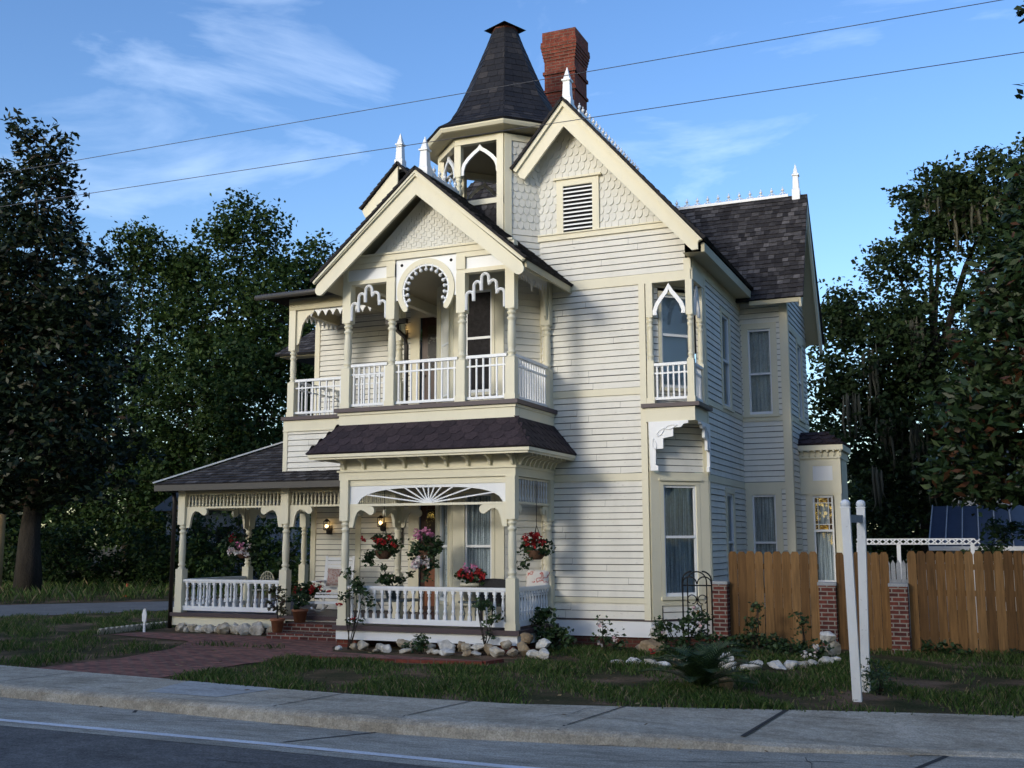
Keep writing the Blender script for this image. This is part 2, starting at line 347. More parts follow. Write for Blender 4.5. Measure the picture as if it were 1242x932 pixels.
# ------------------------------------------------------------------ wall cladding
Z = V((0, 0, 1))
def spans(lo, hi, v, holes):
    iv = [(lo, hi)]
    for a, b, c, d in holes:
        if c < v < d:
            nx = []
            for p, q in iv:
                if b <= p or a >= q: nx.append((p, q)); continue
                if a > p: nx.append((p, a))
                if b < q: nx.append((b, q))
            iv = nx
    return [i for i in iv if i[1] - i[0] > .01]
def clap(name, parent, O, u, n, W, z0, z1, holes=(), lims=None, exp=.113, label=None):
    """lapped boards: every course is a real sloped board with an open shadow gap under its butt"""
    O = V(O); u = V(u).normalized(); n = V(n).normalized(); mb = MB()
    k = max(1, round((z1 - z0) / exp)); e = (z1 - z0) / k
    for i in range(k):
        a = z0 + i * e; b = a + e; mid = (a + b) / 2
        lo, hi = lims(mid) if lims else (0, W)
        if hi - lo < .03: continue
        sp = []
        for p, q in spans(lo, hi, mid, holes):
            if q - p > .9 and random.random() < .5:
                m = random.uniform(p + .25, q - .25); sp += [(p, m - .002), (m + .002, q)]
            else: sp.append((p, q))
        for p, q in sp:
            j = random.uniform(-.0015, .0015); gap = .011 + random.uniform(-.002, .003); dz = random.uniform(-.0045, .0045)
            g = lambda uu, zz, nn: O + u * uu + Z * (zz - O.z) + n * nn
            mb.cur = 0
            mb.quad(g(p, a + gap + j + dz, .024), g(q, a + gap + j - dz, .024), g(q, b - .001, .010), g(p, b - .001, .010))
            mb.quad(g(p, a + gap + j + dz, -.004), g(q, a + gap + j - dz, -.004), g(q, a + gap + j - dz, .024), g(p, a + gap + j + dz, .024))
            mb.cur = 1
            mb.quad(g(p, a, -.005), g(q, a, -.005), g(q, b, -.005), g(p, b, -.005))
    return mb.build(name, ['siding', 'groove'], parent, label=label)
SHAPES = {'square': [(0, 1), (0, 0), (1, 0), (1, 1)],
          'round': [(0, 1), (0, .42), (.12, .16), (.32, .02), (.5, 0), (.68, .02), (.88, .16), (1, .42), (1, 1)],
          'hex': [(0, 1), (0, .45), (.28, 0), (.72, 0), (1, .45), (1, 1)]}
def shingles(mb, O, u, v, n, u0, u1, v1, exp, w, shape='square', lims=None, lift=.016, holes=(), jit=0., wj=.25, stag=0., v0=0., reg=False):
    O, u, v, n = V(O), V(u).normalized(), V(v).normalized(), V(n).normalized()
    k = max(1, round((v1 - v0) / exp)); e = (v1 - v0) / k; sh = SHAPES[shape]
    for i in range(k):
        a = v0 + i * e; x = u0 - (w * .5 if i % 2 else 0) - (0 if reg else random.random() * w * (.3 if wj else 0)); par = 0
        lo, hi = lims(a + e * .4) if lims else (u0, u1)
        while x < hi:
            ww = w * random.uniform(1 - wj, 1 + wj); p, q = max(x, lo), min(x + ww, hi); x += ww; par ^= 1
            if q - p < .012: continue
            cx = (p + q) / 2; cv = a + e / 2
            if any(h[0] < cx < h[1] and h[2] < cv < h[3] for h in holes): continue
            dz = random.uniform(-jit, jit) + (stag if par else 0); l0 = lift * (1 if reg else random.uniform(.75, 1.3)); r = random.random()
            g = .0035 if w < .3 else .002
            top = a + e * 1.12
            pts = []
            for su, sv in sh:
                vv = a + dz + sv * (e * (1.12) - dz) if sv < 1 else top
                t = (vv - a) / (e * 1.12)
                pts.append((p + g + su * (q - p - 2 * g), vv, l0 * (1 - t) + .002 * t))
            P = [O + u * A + v * B + n * C for A, B, C in pts]
            mb.add(P, [tuple(range(len(P)))], r)
            low = [(A, B, C) for A, B, C in pts]
            for (A, B, C), (A2, B2, C2) in zip(low, low[1:]):
                mb.add([O + u * A + v * B + n * C, O + u * A2 + v * B2 + n * C2, O + u * A2 + v * B2, O + u * A + v * B], [(0, 1, 2, 3)], r * .5)
def roof_slope(mb, eL, eR, rL, rR, exp=.135, w=.16, shape='square', jit=.012, lift=.02, wj=.3):
    """roof plane from eave edge eL-eR to ridge edge rL-rR clad in separate shingles over a board"""
    eL, eR, rL, rR = map(V, (eL, eR, rL, rR))
    u = (eR - eL).normalized(); n = u.cross((rL + rR) / 2 - (eL + eR) / 2).normalized()
    if n.z < 0: n = -n
    v = n.cross(u).normalized()
    if v.z < 0: v = -v
    h = (rL - eL).dot(v); W = (eR - eL).length
    a, b = (rL - eL).dot(u), (rR - eL).dot(u)
    lims = lambda t: (min(max(0, t / h), 1) * a, W + (b - W) * min(max(0, t / h), 1))
    shingles(mb, eL, u, v, n, min(0, a) , max(W, b), h, exp, w, shape, lims, lift, (), jit, wj)
    mb.quad(eL, eR, rR, rL, .1)
    d = n * -.035
    mb.quad(eL + d, eR + d, rR + d, rL + d, .1)
    mb.quad(eL, eR, eR + d, eL + d, .1); mb.quad(eL, rL, rL + d, eL + d, .1); mb.quad(eR, rR, rR + d, eR + d, .1)
def window(parent, O, u, n, u0, u1, z0, z1, cas=.1, meet=None, cur='lace', head=True, sashcol='white', cream='cream', style=None, casL=None, casR=None):
    O, u, n = V(O), V(u).normalized(), V(n).normalized(); O = V((O.x, O.y, 0))
    cl = cas if casL is None else casL; cr = cas if casR is None else casR
    mb = MB(); B = lambda m, a, b, c, d, e, f: m.obox(O, u, Z, n, a, b, c, d, e, f)
    B(mb, u0 - cl, u0, z0 - .0, z1, -.12, .034); B(mb, u1, u1 + cr, z0 - .0, z1, -.12, .034)
    B(mb, u0 - cl, u1 + cr, z1, z1 + cas, -.12, .036)
    if head: B(mb, u0 - cl - .02, u1 + cr + .02, z1 + cas, z1 + cas + .035, -.02, .07)
    B(mb, u0 - cl - .015, u1 + cr + .015, z0 - .055, z0, -.12, .065)
    w = mb.build('window', cream, parent)
    s = MB(); m = meet or (z0 + z1) / 2
    B(s, u0, u0 + .035, z0, z1, -.055, .004); B(s, u1 - .035, u1, z0, z1, -.055, .004)
    B(s, u0 + .035, u1 - .035, z0, z0 + .06, -.055, .002); B(s, u0 + .035, u1 - .035, z1 - .045, z1, -.055, .002)
    B(s, u0 + .035, u1 - .035, m - .022, m + .022, -.055, .012)
    if style == 'stained':
        B(s, u0 + .09, u0 + .105, m, z1 - .045, -.04, .0); B(s, u1 - .105, u1 - .09, m, z1 - .045, -.04, .0)
        B(s, u0 + .035, u1 - .035, z1 - .16, z1 - .145, -.041, -.001); B(s, u0 + .035, u1 - .035, m + .12, m + .135, -.041, -.001)
    s.build('sash', sashcol, w)
    g = MB(); g.quad(*[O + u * a + Z * b - n * .03 for a, b in ((u0 + .02, z0 + .02), (u1 - .02, z0 + .02), (u1 - .02, z1 - .02), (u0 + .02, z1 - .02))]); g.build('pane', 'glass', w)
    if style == 'stained':
        st = MB(); B(st, u0 + .11, u1 - .11, z1 - .14, z1 - .05, -.036, -.034); B(st, u0 + .11, u1 - .11, m + .025, m + .115, -.036, -.034); st.build('amber_pane', 'amber', w)
        st = MB(); B(st, u0 + .036, u0 + .088, m + .03, z1 - .05, -.037, -.035); B(st, u1 - .088, u1 - .036, m + .03, z1 - .05, -.037, -.035); st.build('purple_pane', 'purple', w)
    c = MB()
    if cur == 'blind':
        c.obox(O, u, Z, n, u0, u1, z0, z1, -.125, -.10); c.build('blind', 'blind', w)
    else:
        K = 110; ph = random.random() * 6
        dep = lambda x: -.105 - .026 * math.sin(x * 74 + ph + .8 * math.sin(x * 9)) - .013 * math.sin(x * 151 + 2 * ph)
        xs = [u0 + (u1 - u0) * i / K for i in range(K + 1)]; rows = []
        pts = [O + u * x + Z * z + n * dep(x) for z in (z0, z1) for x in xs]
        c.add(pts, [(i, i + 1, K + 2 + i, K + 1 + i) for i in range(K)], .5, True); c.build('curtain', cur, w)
    d = MB(); B(d, u0 - .05, u1 + .05, z0 - .05, z1 + .05, -.22, -.2); d.build('dark_backing', 'dark', w)  # black slab: the unlit room's darkness is put into its colour
    return w

# ------------------------------------------------------------------ the house
H = thing('victorian_house', 'two-storey cream and white Victorian house with turret, gables and gingerbread porches', 'house', (-7.2, 18.1, 0))
X, Y = V((1, 0, 0)), V((0, 1, 0))
def part(name, mat, boxes, parent=None, label=None):
    o = None
    for b in boxes:
        mb = MB(); mb.box(*b); q = mb.build(name, mat, parent or H, label=label); o = o or q
    return o
YW, XR, XJ = 18.1, -4.43, -7.24
XB = -5.25                     # where the cut corner starts
O0 = (XJ, YW, 0)
rake = lambda z: -6.6 + (9.24 - z) / 1.113
# --- main front wall
for z0, z1 in ((.465, .738), (.828, 2.81), (2.935, 4.30), (4.42, 6.236)): clap('wall', H, O0, X, -Y, XB - .11 - XJ, z0, z1)
clap('wall', H, O0, X, -Y, 2.8, 6.408, 7.205, lims=lambda z: (0, min(-4.52, rake(z) + .12) - XJ))
mb = MB()
shingles(mb, V(O0), X, Z, -Y, -.2, 2.7, 9.5, .142, .125, 'round', lims=lambda z: (max(0, -6.6 - (9.45 - z) / 1.2 - XJ), rake(z) + .08 - XJ), lift=.018, holes=((.40, 1.16, 7.2, 8.32),), wj=.1, v0=7.30)
mb.quad(V((XJ, YW, 7.2)), V((-4.6, YW, 7.2)), V((-6.6, YW, 9.5)), V((XJ, YW, 9.0)))
mb.build('shingle_wall', 'scale', H)
part('trim_band', 'cream', [(XJ, -5.36, YW - .034, YW, a, b) for a, b in ((.738, .828), (2.81, 2.935), (4.30, 4.42))])
part('trim_band', 'cream', [(XJ, XR - .002, YW - .036, YW + .10, 6.236, 6.408), (XJ, -4.75, YW - .05, YW, 7.205, 7.30), (XJ, -4.70, YW - .075, YW, 7.30, 7.325)])
part('corner_board', 'cream', [(-5.36, -5.25, YW - .038, YW + .02, .465, 6.236)])
part('corner_board', 'cream', [(-4.545, -4.42, YW - .038, YW + .06, 6.408, 6.62)])
part('skirt_board', 'white', [(XJ, XB, YW - .03, YW, .18, .445)])
part('water_table', 'deck', [(XJ, XB + .01, YW - .045, YW, .445, .465)])
part('foundation', 'foundation', [(XJ, XB, YW + .03, YW + .3, -.2, .18), (XR - .3, XR - .04, YW + .8, 22.1, -.2, .18)])
# attic louvre
mb = MB()
for a, b, c, d in ((-6.87, -6.745, 7.325, 8.2), (-6.185, -6.06, 7.325, 8.2), (-6.87, -6.06, 8.2, 8.32)): mb.box(a, b, YW - .05, YW, c, d)
mb.box(-6.92, -6.01, YW - .09, YW, 8.32, 8.36)
lv = mb.build('attic_vent', 'cream', H)
mb = MB()
for i in range(11):
    z = 7.37 + i * .076; mb.prism(V((-6.745, 0, 0)), Y, Z, X, [(YW - .045, z + .002), (YW - .045, z + .026), (YW - .005, z + .044), (YW - .005, z + .03)], 0, .56)
mb.build('louvre_slats', 'white', lv)
part('dark_backing', 'dark', [(-6.745, -6.185, YW - .005, YW - .002, 7.327, 8.2)], lv)  # black sheet paints the shade between the louvre slats
# --- main gable rake, fascia and roof
def rake_boards(name, pts_list, y0, y1):
    mb = MB()
    for pts in pts_list: mb.prism(V((0, 0, 0)), X, Z, Y, pts, y0, y1)
    return mb.build(name, 'cream', H)
rake_boards('rake_board', [[(-6.6, 9.60), (-4.20, 6.815), (-4.20, 6.66), (-4.31, 6.655), (-6.6, 9.21)]], 17.72, 17.77)
rake_boards('rake_board', [[(-6.6, 9.60), (-6.6, 9.21), (-7.37, 8.32), (-7.46, 8.36), (-7.53, 8.49)]], 17.722, 17.77)
rake_boards('rake_molding', [[(-6.6, 9.695), (-4.115, 6.81), (-4.19, 6.77), (-6.6, 9.575)]], 17.67, 17.725)
rake_boards('rake_molding', [[(-6.6, 9.695), (-6.6, 9.575), (-7.52, 8.455), (-7.585, 8.51)]], 17.672, 17.725)
rake_boards('rake_molding', [[(-6.6, 9.655), (-4.14, 6.80), (-4.17, 6.785), (-6.6, 9.615)]], 17.64, 17.67)
mb = MB()
roof_slope(mb, (-4.06, 17.63, 6.83), (-4.06, 23.2, 6.83), (-6.6, 17.63, 9.735), (-6.6, 23.2, 9.735))
roof_slope(mb, (-9.0, 24, 6.95), (-9.0, 17.63, 6.95), (-6.6, 24, 9.735), (-6.6, 17.63, 9.735), lift=.02) if False else roof_slope(mb, (-7.62, 23.2, 8.52), (-7.62, 17.63, 8.52), (-6.6, 23.2, 9.735), (-6.6, 17.63, 9.735))
roof = mb.build('roof', 'shake', H)
part('fascia', 'soffit', [(-4.16, -4.10, 17.77, 22.3, 6.62, 6.775)])
mb = MB(); mb.quad((-4.15, 17.77, 6.625), (-4.15, 22.2, 6.625), (XR - .05, 22.2, 6.64), (XR - .05, 17.77, 6.64))
mb.quad((-6.6, 17.77, 9.60), (-6.6, YW, 9.60), (-4.2, YW, 6.80), (-4.2, 17.77, 6.80)); mb.quad((-6.6, 17.77, 9.60), (-6.6, YW, 9.60), (-7.5, YW, 8.53), (-7.5, 17.77, 8.53))
mb.build('soffit', 'soffit', H)
def finial(x, y, z, h=.66, w=.15, cat='finial'):
    mb = MB(); a = w / 2
    def ring(hw, zz): return [(x - hw, y - hw, zz), (x + hw, y - hw, zz), (x + hw, y + hw, zz), (x - hw, y + hw, zz)]
    lv = [(a * 1.25, z - .12), (a * 1.25, z + .10), (a, z + .13), (a * .82, z + h * .60), (a * 1.12, z + h * .62), (a * 1.12, z + h * .66), (a * .8, z + h * .68), (.006, z + h)]
    P = [p for hw, zz in lv for p in ring(hw, zz)]
    mb.add(P, [(4 * i + j, 4 * i + (j + 1) % 4, 4 * i + 4 + (j + 1) % 4, 4 * i + 4 + j) for i in range(len(lv) - 1) for j in range(4)])
    return mb.build('finial', 'white', H)
def cresting(a, b, n):
    a, b = V(a), V(b); mb = MB(); mb.beam(a, b, .07, .06)
    t = (b - a).normalized()
    for i in range(n):
        p = a.lerp(b, (i + .5) / n)
        mb.tube([p, p + Z * .10], .012, 5); mb.ball(p + Z * .135, .036, 6); mb.tube([p - t * .07 + Z * .05, p + Z * .09, p + t * .07 + Z * .05], .012, 5)
        mb.tube([p + Z * .16, p + Z * .21], .010, 5)
    return mb.build('ridge_cresting', 'white', H)
finial(-6.6, 17.95, 9.70, .72)
mb = MB(); mb.prism(V((-6.6, 0, 0)), Y, Z, X, [(18.02, 9.72), (18.02, 10.15), (18.10, 9.95), (18.25, 9.82), (18.5, 9.76), (18.5, 9.72)], -.02, .02); mb.build('finial_brace', 'white', H)
cresting((-6.6, 18.5, 9.77), (-6.6, 22.5, 9.77), 20)
# --- right side wall
OS = (XR, 18.92, 0)
wins = ((1.42, 2.08, 4.30, 6.10), (1.42, 2.02, .85, 2.66))
WL = 3.18
side_h = [(a - .1, b + .1, c - .03, d + .05) for a, b, c, d in wins]
for z0, z1 in ((.465, .738), (.828, 2.81), (2.935, 4.18), (4.30, 6.45)): clap('wall', H, OS, Y, X, WL, z0, z1, holes=side_h)
part('trim_band', 'cream', [(XR, XR + .03, 18.92, 22.1, a, b) for a, b in ((2.81, 2.935), (4.18, 4.28))] + [(XR, XR + .03, 18.16, 22.1, 6.45, 6.64)])
part('corner_board', 'cream', [(XR - .01, XR + .034, 18.925, 19.03, .465, 6.45)])
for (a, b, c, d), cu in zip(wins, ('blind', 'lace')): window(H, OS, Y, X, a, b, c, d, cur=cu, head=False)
part('skirt_board', 'white', [(XR, XR + .03, 18.92, 22.1, .18, .445)])
# --- cut corner
OC = V((XB, YW, 0)); uc = V((1, 1, 0)).normalized(); ncr = V((1, -1, 0)).normalized(); WC = .82 * 2 ** .5
def cbox(name, mat, boxes, parent=None):
    for b in boxes:
        mb = MB(); mb.obox(OC, uc, Z, ncr, *b); o = mb.build(name, mat, parent or H)
    return o
clap('wall', H, OC, uc, ncr, WC, 2.955, 6.30, holes=((.24, 1.0, 4.36, 6.14),))
clap('wall', H, OC, uc, ncr, WC, .465, .70, lims=lambda z: (.22, .95))
cbox('corner_casing', 'cream', [(.012, .19, .465, 2.81, -.03, .030), (.985, WC, .465, 2.81, -.03, .030), (.19, .985, .70, .79, -.03, .034), (.012, WC, 2.81, 2.95, -.03, .034), (.012, .09, 2.95, 6.25, -.03, .032), (1.07, WC, 2.95, 6.25, -.03, .032)])
cbox('water_table', 'deck', [(-.015, WC + .015, .445, .465, -.02, .045)])
cbox('skirt_board', 'white', [(-.01, WC + .01, .18, .445, -.03, .03)])
cbox('foundation', 'foundation', [(0, WC, -.2, .18, -.3, -.03)])
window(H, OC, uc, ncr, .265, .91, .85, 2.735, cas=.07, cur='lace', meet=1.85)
window(H, OC, uc, ncr, .30, .90, 4.42, 6.08, cas=.05, cur='blind', meet=5.36, head=False)
# corner balcony
def square_turned_post(mb, x, y, z0, zb, zt, z1, w=.125, plinth=True):
    a = w / 2
    mb.box(x - a, x + a, y - a, y + a, z0, zb)
    if plinth: mb.box(x - a - .012, x + a + .012, y - a - .012, y + a + .012, z0, z0 + .10)
    r = a * .92; L = zt - zb; k = a * 1.0
    mb.lathe(x, y, [(k, zb), (k * .98, zb + .015), (k * .62, zb + .05), (r * .98, zb + .075), (r * .98, zb + .10), (r * .72, zb + .12), (r * .86, zb + .17), (r * .93, zb + L * .45),
                    (r * .80, zt - .22), (r * .72, zt - .19), (r, zt - .165), (r, zt - .14), (r * .7, zt - .125), (r * .72, zt - .09), (r, zt - .07), (r, zt - .045), (r * .66, zt - .03), (k, zt - .008), (k, zt)], 14)
    mb.box(x - a, x + a, y - a, y + a, zt, z1)
def post(x, y, z0, zb, zt, z1, w=.125, parent=None, name='porch_post'):
    mb = MB(); square_turned_post(mb, x, y, z0, zb, zt, z1, w); return mb.build(name, 'cream', parent or H)
for x, y in ((-5.172, YW + .02), (-4.465, YW + .02), (-4.465, 18.84)): post(x, y, 4.115, 4.86, 5.63, 6.24, .118, name='balcony_post')
mb = MB(); mb.prism(V((0, 0, 0)), X, Y, Z, [(-5.33, 17.985), (-4.315, 17.985), (-4.315, 18.99), (-4.45, 18.99), (-5.33, 18.12)], 4.045, 4.112); mb.build('balcony_floor', 'deck', H)
mb = MB(); mb.prism(V((0, 0, 0)), X, Y, Z, [(-5.27, 18.03), (-4.40, 18.03), (-4.40, 18.95), (-4.47, 18.95), (-5.27, 18.13)], 3.80, 4.045); mb.build('balcony_beam', 'cream', H)
mb = MB(); mb.prism(V((0, 0, 0)), X, Y, Z, [(-5.22, 18.12), (-4.46, 18.12), (-4.46, 18.90), (-4.47, 18.90), (-5.22, 18.15)], 6.23, 6.45); mb.build('balcony_ceiling', 'ceiling', H)
part('beam', 'cream', [(XR - .06, XR + .03, 18.10, 18.95, 6.25, 6.45)])
pts = [(-5.213, 3.80), (-4.52, 3.80), (-4.52, 3.755), (-4.60, 3.745), (-4.645, 3.69), (-4.78, 3.685), (-4.785, 3.54), (-4.958, 3.51), (-4.962, 3.335), (-5.092, 3.33), (-5.098, 3.06), (-5.055, 3.045), (-5.055, 2.965), (-5.19, 2.965)]
def fret(O, u, n, sgn):
    mb = MB(); q = [((a + 5.213), b) for a, b in pts]
    mb.prism(O, u, Z, n, q, 0, .05)
    for c, ang, L in (((.10, 3.42), 100, .20), ((.22, 3.62), 45, .20), ((.40, 3.70), 15, .22)):
        ca, sa = math.cos(R(ang)), math.sin(R(ang)); lp = []
        for i in range(17):
            t = i / 16; w = .035 * math.sin(math.pi * t) * (1.4 - t); lp.append((c[0] + (t - .5) * L * ca - w * sa, c[1] + (t - .5) * L * sa + w * ca))
        for i in range(16, -1, -1):
            t = i / 16; w = -.035 * math.sin(math.pi * t) * (1.4 - t); lp.append((c[0] + (t - .5) * L * ca - w * sa, c[1] + (t - .5) * L * sa + w * ca))
        mb.tube([O + u * a + Z * b + n * .055 for a, b in lp], .009, 5)
    return mb.build('fretwork_bracket', 'white', H)
fret(V((-5.213, 18.065, 0)), X, -Y, 1); fret(V((-4.405, 18.93, 0)), -Y, X, 1)
def ogee(O, u, n, pts, w=.035, t=.02, name='ogee_arch'):
    mb = MB(); L = [(-a, b) for a, b in pts[::-1]] + pts[1:]
    A, B = [], []
    for i, (a, b) in enumerate(L):
        p, q = L[max(i - 1, 0)], L[min(i + 1, len(L) - 1)]; tx, tz = q[0] - p[0], q[1] - p[1]; l = math.hypot(tx, tz); nx, nz = -tz / l, tx / l
        if i == len(pts) - 1: nx, nz = 0, 1.35
        A.append((a + nx * w, b + nz * w)); B.append((a - nx * w, b - nz * w))
    mb.strip(V(O), V(u), Z, V(n), A, B, -t, t); return mb.build(name, 'white', H)
og = [(0, 6.16), (.05, 6.06), (.14, 5.95), (.215, 5.84), (.255, 5.73), (.25, 5.66)]
ogee((-4.82, YW - .02, 0), X, -Y, og); ogee((XR + .0, 18.47, 0), Y, X, [(a * .55, b) for a, b in og])
def square_rail(p0, p1, zb, zm, zt, n, first=None):
    """railing with square slats; returns the parent part"""
    p0, p1 = V(p0), V(p1); L = (p1 - p0).length; t = (p1 - p0).normalized(); mb = MB()
    mb.beam(p0 + Z * zt, p1 + Z * zt, .065, .05); mb.beam(p0 + Z * zm, p1 + Z * zm, .03, .028); mb.beam(p0 + Z * zb, p1 + Z * zb, .055, .045)
    r = mb.build('railing', 'white', H)
    for i in range(n):
        p = p0.lerp(p1, (i + .5) / n); q = MB(); q.beam(p + Z * (zb + .022), p + Z * (zt - .025), .028, .028, t); q.build('slat', 'white', r)
    return r
square_rail((-5.11, YW, 0), (-4.53, YW, 0), 4.20, 4.64, 4.79, 6); square_rail((-4.46, 18.16, 0), (-4.46, 18.78, 0), 4.20, 4.64, 4.79, 6)

# --- right wing
Y2, X2 = 22.1, -3.47
OW = (XR, Y2, 0)
ww = ((.17, .63, 4.30, 6.05), (.155, .62, .80, 2.69))
hol = [(a - .1, b + .1, c - .03, d + .05) for a, b, c, d in ww]
for z0, z1 in ((.465, 2.80), (2.935, 4.16), (4.27, 6.6)): clap('wall', H, OW, X, -Y, X2 - XR - .14, z0, z1, holes=hol)
part('trim_band', 'cream', [(XR, X2 - .14, Y2 - .034, Y2, a, b) for a, b in ((2.80, 2.935), (4.16, 4.27))])
part('corner_board', 'cream', [(X2 - .14, X2, Y2 - .038, Y2 + .03, .465, 6.6), (X2 - .02, X2 + .02, Y2 - .03, Y2 + .13, .465, 6.6)])
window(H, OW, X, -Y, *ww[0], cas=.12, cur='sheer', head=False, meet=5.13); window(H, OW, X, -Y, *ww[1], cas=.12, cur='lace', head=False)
OWS = (X2, Y2, 0)
clap('wall', H, OWS, Y, X, 2.4, .465, 8.9, holes=((1.0, 1.75, 4.2, 6.0),), lims=lambda z: (.1, 2.4) if z < 6.5 else (max(.1, 1.1 - (9.0 - z) / 1.75 + .05), min(2.4, 1.1 + (9.0 - z) / 1.75)))
window(H, OWS, Y, X, 1.1, 1.65, 4.30, 5.90, cur='blind', head=False)
part('trim_band', 'cream', [(X2, X2 + .03, Y2 + .1, 24.5, 6.0, 6.12), (X2, X2 + .03, Y2 + .1, 24.5, 4.16, 4.27)])
mb = MB()
roof_slope(mb, (-9.0, 21.68, 6.57), (-3.06, 21.68, 6.57), (-9.0, 23.2, 9.1), (-3.10, 23.2, 9.1), w=.15, exp=.125)
roof_slope(mb, (-3.06, 24.72, 6.1), (-9, 24.72, 6.1), (-3.10, 23.2, 9.1), (-9, 23.2, 9.1))
mb.build('roof', 'shake', H)
mb = MB()
mb.prism(V((-3.16, 0, 0)), Y, Z, X, [(23.2, 9.08), (21.70, 6.56), (21.76, 6.38), (21.84, 6.40), (23.2, 8.72)], 0, .05)
mb.prism(V((-3.161, 0, 0)), Y, Z, X, [(23.2, 9.08), (24.70, 6.12), (24.62, 5.86), (24.52, 5.90), (23.2, 8.72)], 0, .05); mb.build('rake_board', 'cream', H)
mb = MB(); mb.quad((-3.47, 21.74, 6.53), (-3.12, 21.74, 6.53), (-3.12, 23.2, 9.04), (-3.47, 23.2, 9.04)); mb.quad((-3.47, 24.66, 6.08), (-3.12, 24.66, 6.08), (-3.12, 23.2, 9.04), (-3.47, 23.2, 9.04)); mb.quad((XR, 21.72, 6.53), (-3.47, 21.72, 6.53), (-3.47, Y2, 6.60), (XR, Y2, 6.60)); mb.build('soffit', 'soffit', H)
part('fascia', 'soffit', [(XR + .3, -3.16, 21.70, 21.735, 6.47, 6.56)])
cresting((-7.0, 23.2, 9.13), (-3.5, 23.2, 9.13), 15); finial(-3.33, 23.2, 9.12, .68, .13)
# bay on the wing
YB = 23.0
mb = MB(); mb.box(-3.47, -2.66, YB + .25, 24.2, 0, 3.44); mb.box(-2.72, -2.66, YB, YB + .25, 0, 3.44); mb.box(-3.47, -2.66, YB + .01, YB + .25, 2.71, 3.44); mb.box(-3.36, -2.66, YB + .01, YB + .25, 0, .86); mb.build('bay_wall', 'cream', H)
clap('wall', H, (-3.47, YB, 0), X, -Y, .11, .3, 2.72)
part('bay_casing', 'cream', [(-3.36, -3.255, YB - .034, YB + .25, .3, 2.72), (-2.82, -2.655, YB - .034, YB + .01, .3, 2.72), (-3.47, -2.64, YB - .05, YB, 2.72, 2.90), (-3.47, -2.645, YB - .025, YB, 2.90, 2.99), (-3.47, -2.645, YB - .025, YB, 3.29, 3.44), (-3.47, -3.20, YB - .025, YB, 2.99, 3.29), (-2.81, -2.645, YB - .025, YB, 2.99, 3.29)])
part('white_panel', 'white', [(-3.20, -2.81, YB - .012, YB, 2.99, 3.29)])
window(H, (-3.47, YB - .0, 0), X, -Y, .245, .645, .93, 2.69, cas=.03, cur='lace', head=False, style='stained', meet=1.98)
# bay cornice, its brackets and the hexagon shingle roof
mb = MB(); mb.prism(V((0, 0, 0)), X, Y, Z, [(-3.60, YB - .16), (-2.575, YB - .16), (-2.575, 24.3), (-3.60, 24.3)], 3.60, 3.73); mb.prism(V((0, 0, 0)), X, Y, Z, [(-3.56, YB - .06), (-2.64, YB - .06), (-2.64, 24.3), (-3.56, 24.3)], 3.44, 3.60); mb.build('bay_cornice', 'cream', H)
for i in range(7): mb = MB(); mb.prism(V((-3.40 + i * .125, 0, 0)), Y, Z, X, [(YB - .06, 3.47), (YB - .09, 3.50), (YB - .10, 3.55), (YB - .15, 3.57), (YB - .15, 3.60), (YB - .06, 3.60)], 0, .035); mb.build('cornice_bracket', 'cream', H)
mb = MB(); roof_slope(mb, (-3.62, YB - .18, 3.735), (-2.56, YB - .18, 3.735), (-3.46, YB + .25, 4.0), (-2.95, YB + .25, 4.0), .2, .25, 'hex'); roof_slope(mb, (-2.56, YB - .18, 3.735), (-2.56, 24.3, 3.735), (-2.95, YB + .25, 4.0), (-2.95, 24.3, 4.0), .2, .25, 'hex'); mb.quad((-3.47, YB + .25, 3.97), (-2.95, YB + .25, 3.97), (-2.95, 24.3, 3.97), (-3.47, 24.3, 3.97)); mb.build('bay_roof', 'hexroof', H)

# --- octagonal turret
TC = V((-8.22, 18.8, 0)); AP = 1.2; HS = AP * math.tan(R(22.5))
def facet(k):
    a = R(-90 + 45 * k); n = V((math.cos(a), math.sin(a), 0)); t = V((-n.y, n.x, 0)); return TC + n * AP - t * HS, t, n
FW = 2 * HS
for k in (0, -1):                                                # window facets: front and front-left
    O, t, n = facet(k)
    for z0, z1, wz0, wz1, me in ((.38, 2.95, .72, 2.62, 1.70), (4.08, 6.75, 4.42, 6.30, 5.42)):
        mb = MB(); a, b = .235, .76
        mb.obox(O, t, Z, n, .0, a - .06, z0, z1, -.05, .02); mb.obox(O, t, Z, n, b + .06, FW, z0, z1, -.05, .02)
        mb.obox(O, t, Z, n, a - .06, b + .06, z0, wz0 - .055, -.05, .018); mb.obox(O, t, Z, n, a - .06, b + .06, wz1 + .06, z1, -.05, .018)
        mb.build('turret_panel', 'cream', H)
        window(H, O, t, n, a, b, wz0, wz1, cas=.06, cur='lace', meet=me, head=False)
    mb = MB(); shingles(mb, V((O.x, O.y, 0)), t, Z, n, 0, FW, 8.02, .118, .12, 'round', wj=.1, v0=6.75); mb.obox(O, t, Z, n, 0, FW, 2.9, 8.05, -.06, 0); mb.build('shingle_wall', 'shake' if k == 0 else 'scale', H)
O, t, n = facet(1)
for z0, z1 in ((.38, 2.95), (4.08, 7.42)): clap('wall', H, O, t, n, FW, z0, z1, exp=.118)
mb = MB(); shingles(mb, V((O.x, O.y, 0)), t, Z, n, .14, FW, 9.10, .142, .12, 'round', wj=.1, lift=.018, v0=7.42); mb.obox(O, t, Z, n, 0, FW, .3, 9.2, -.06, 0); mb.build('shingle_wall', 'scale', H)
mb = MB(); mb.obox(O, t, Z, n, 0, .14, 6.6, 9.2, -.05, .035); mb.obox(O, t, Z, n, .14, FW, 9.08, 9.2, -.04, .03); mb.obox(O, t, Z, n, FW * .70, FW * .76, .38, 6.4, 0, .035)
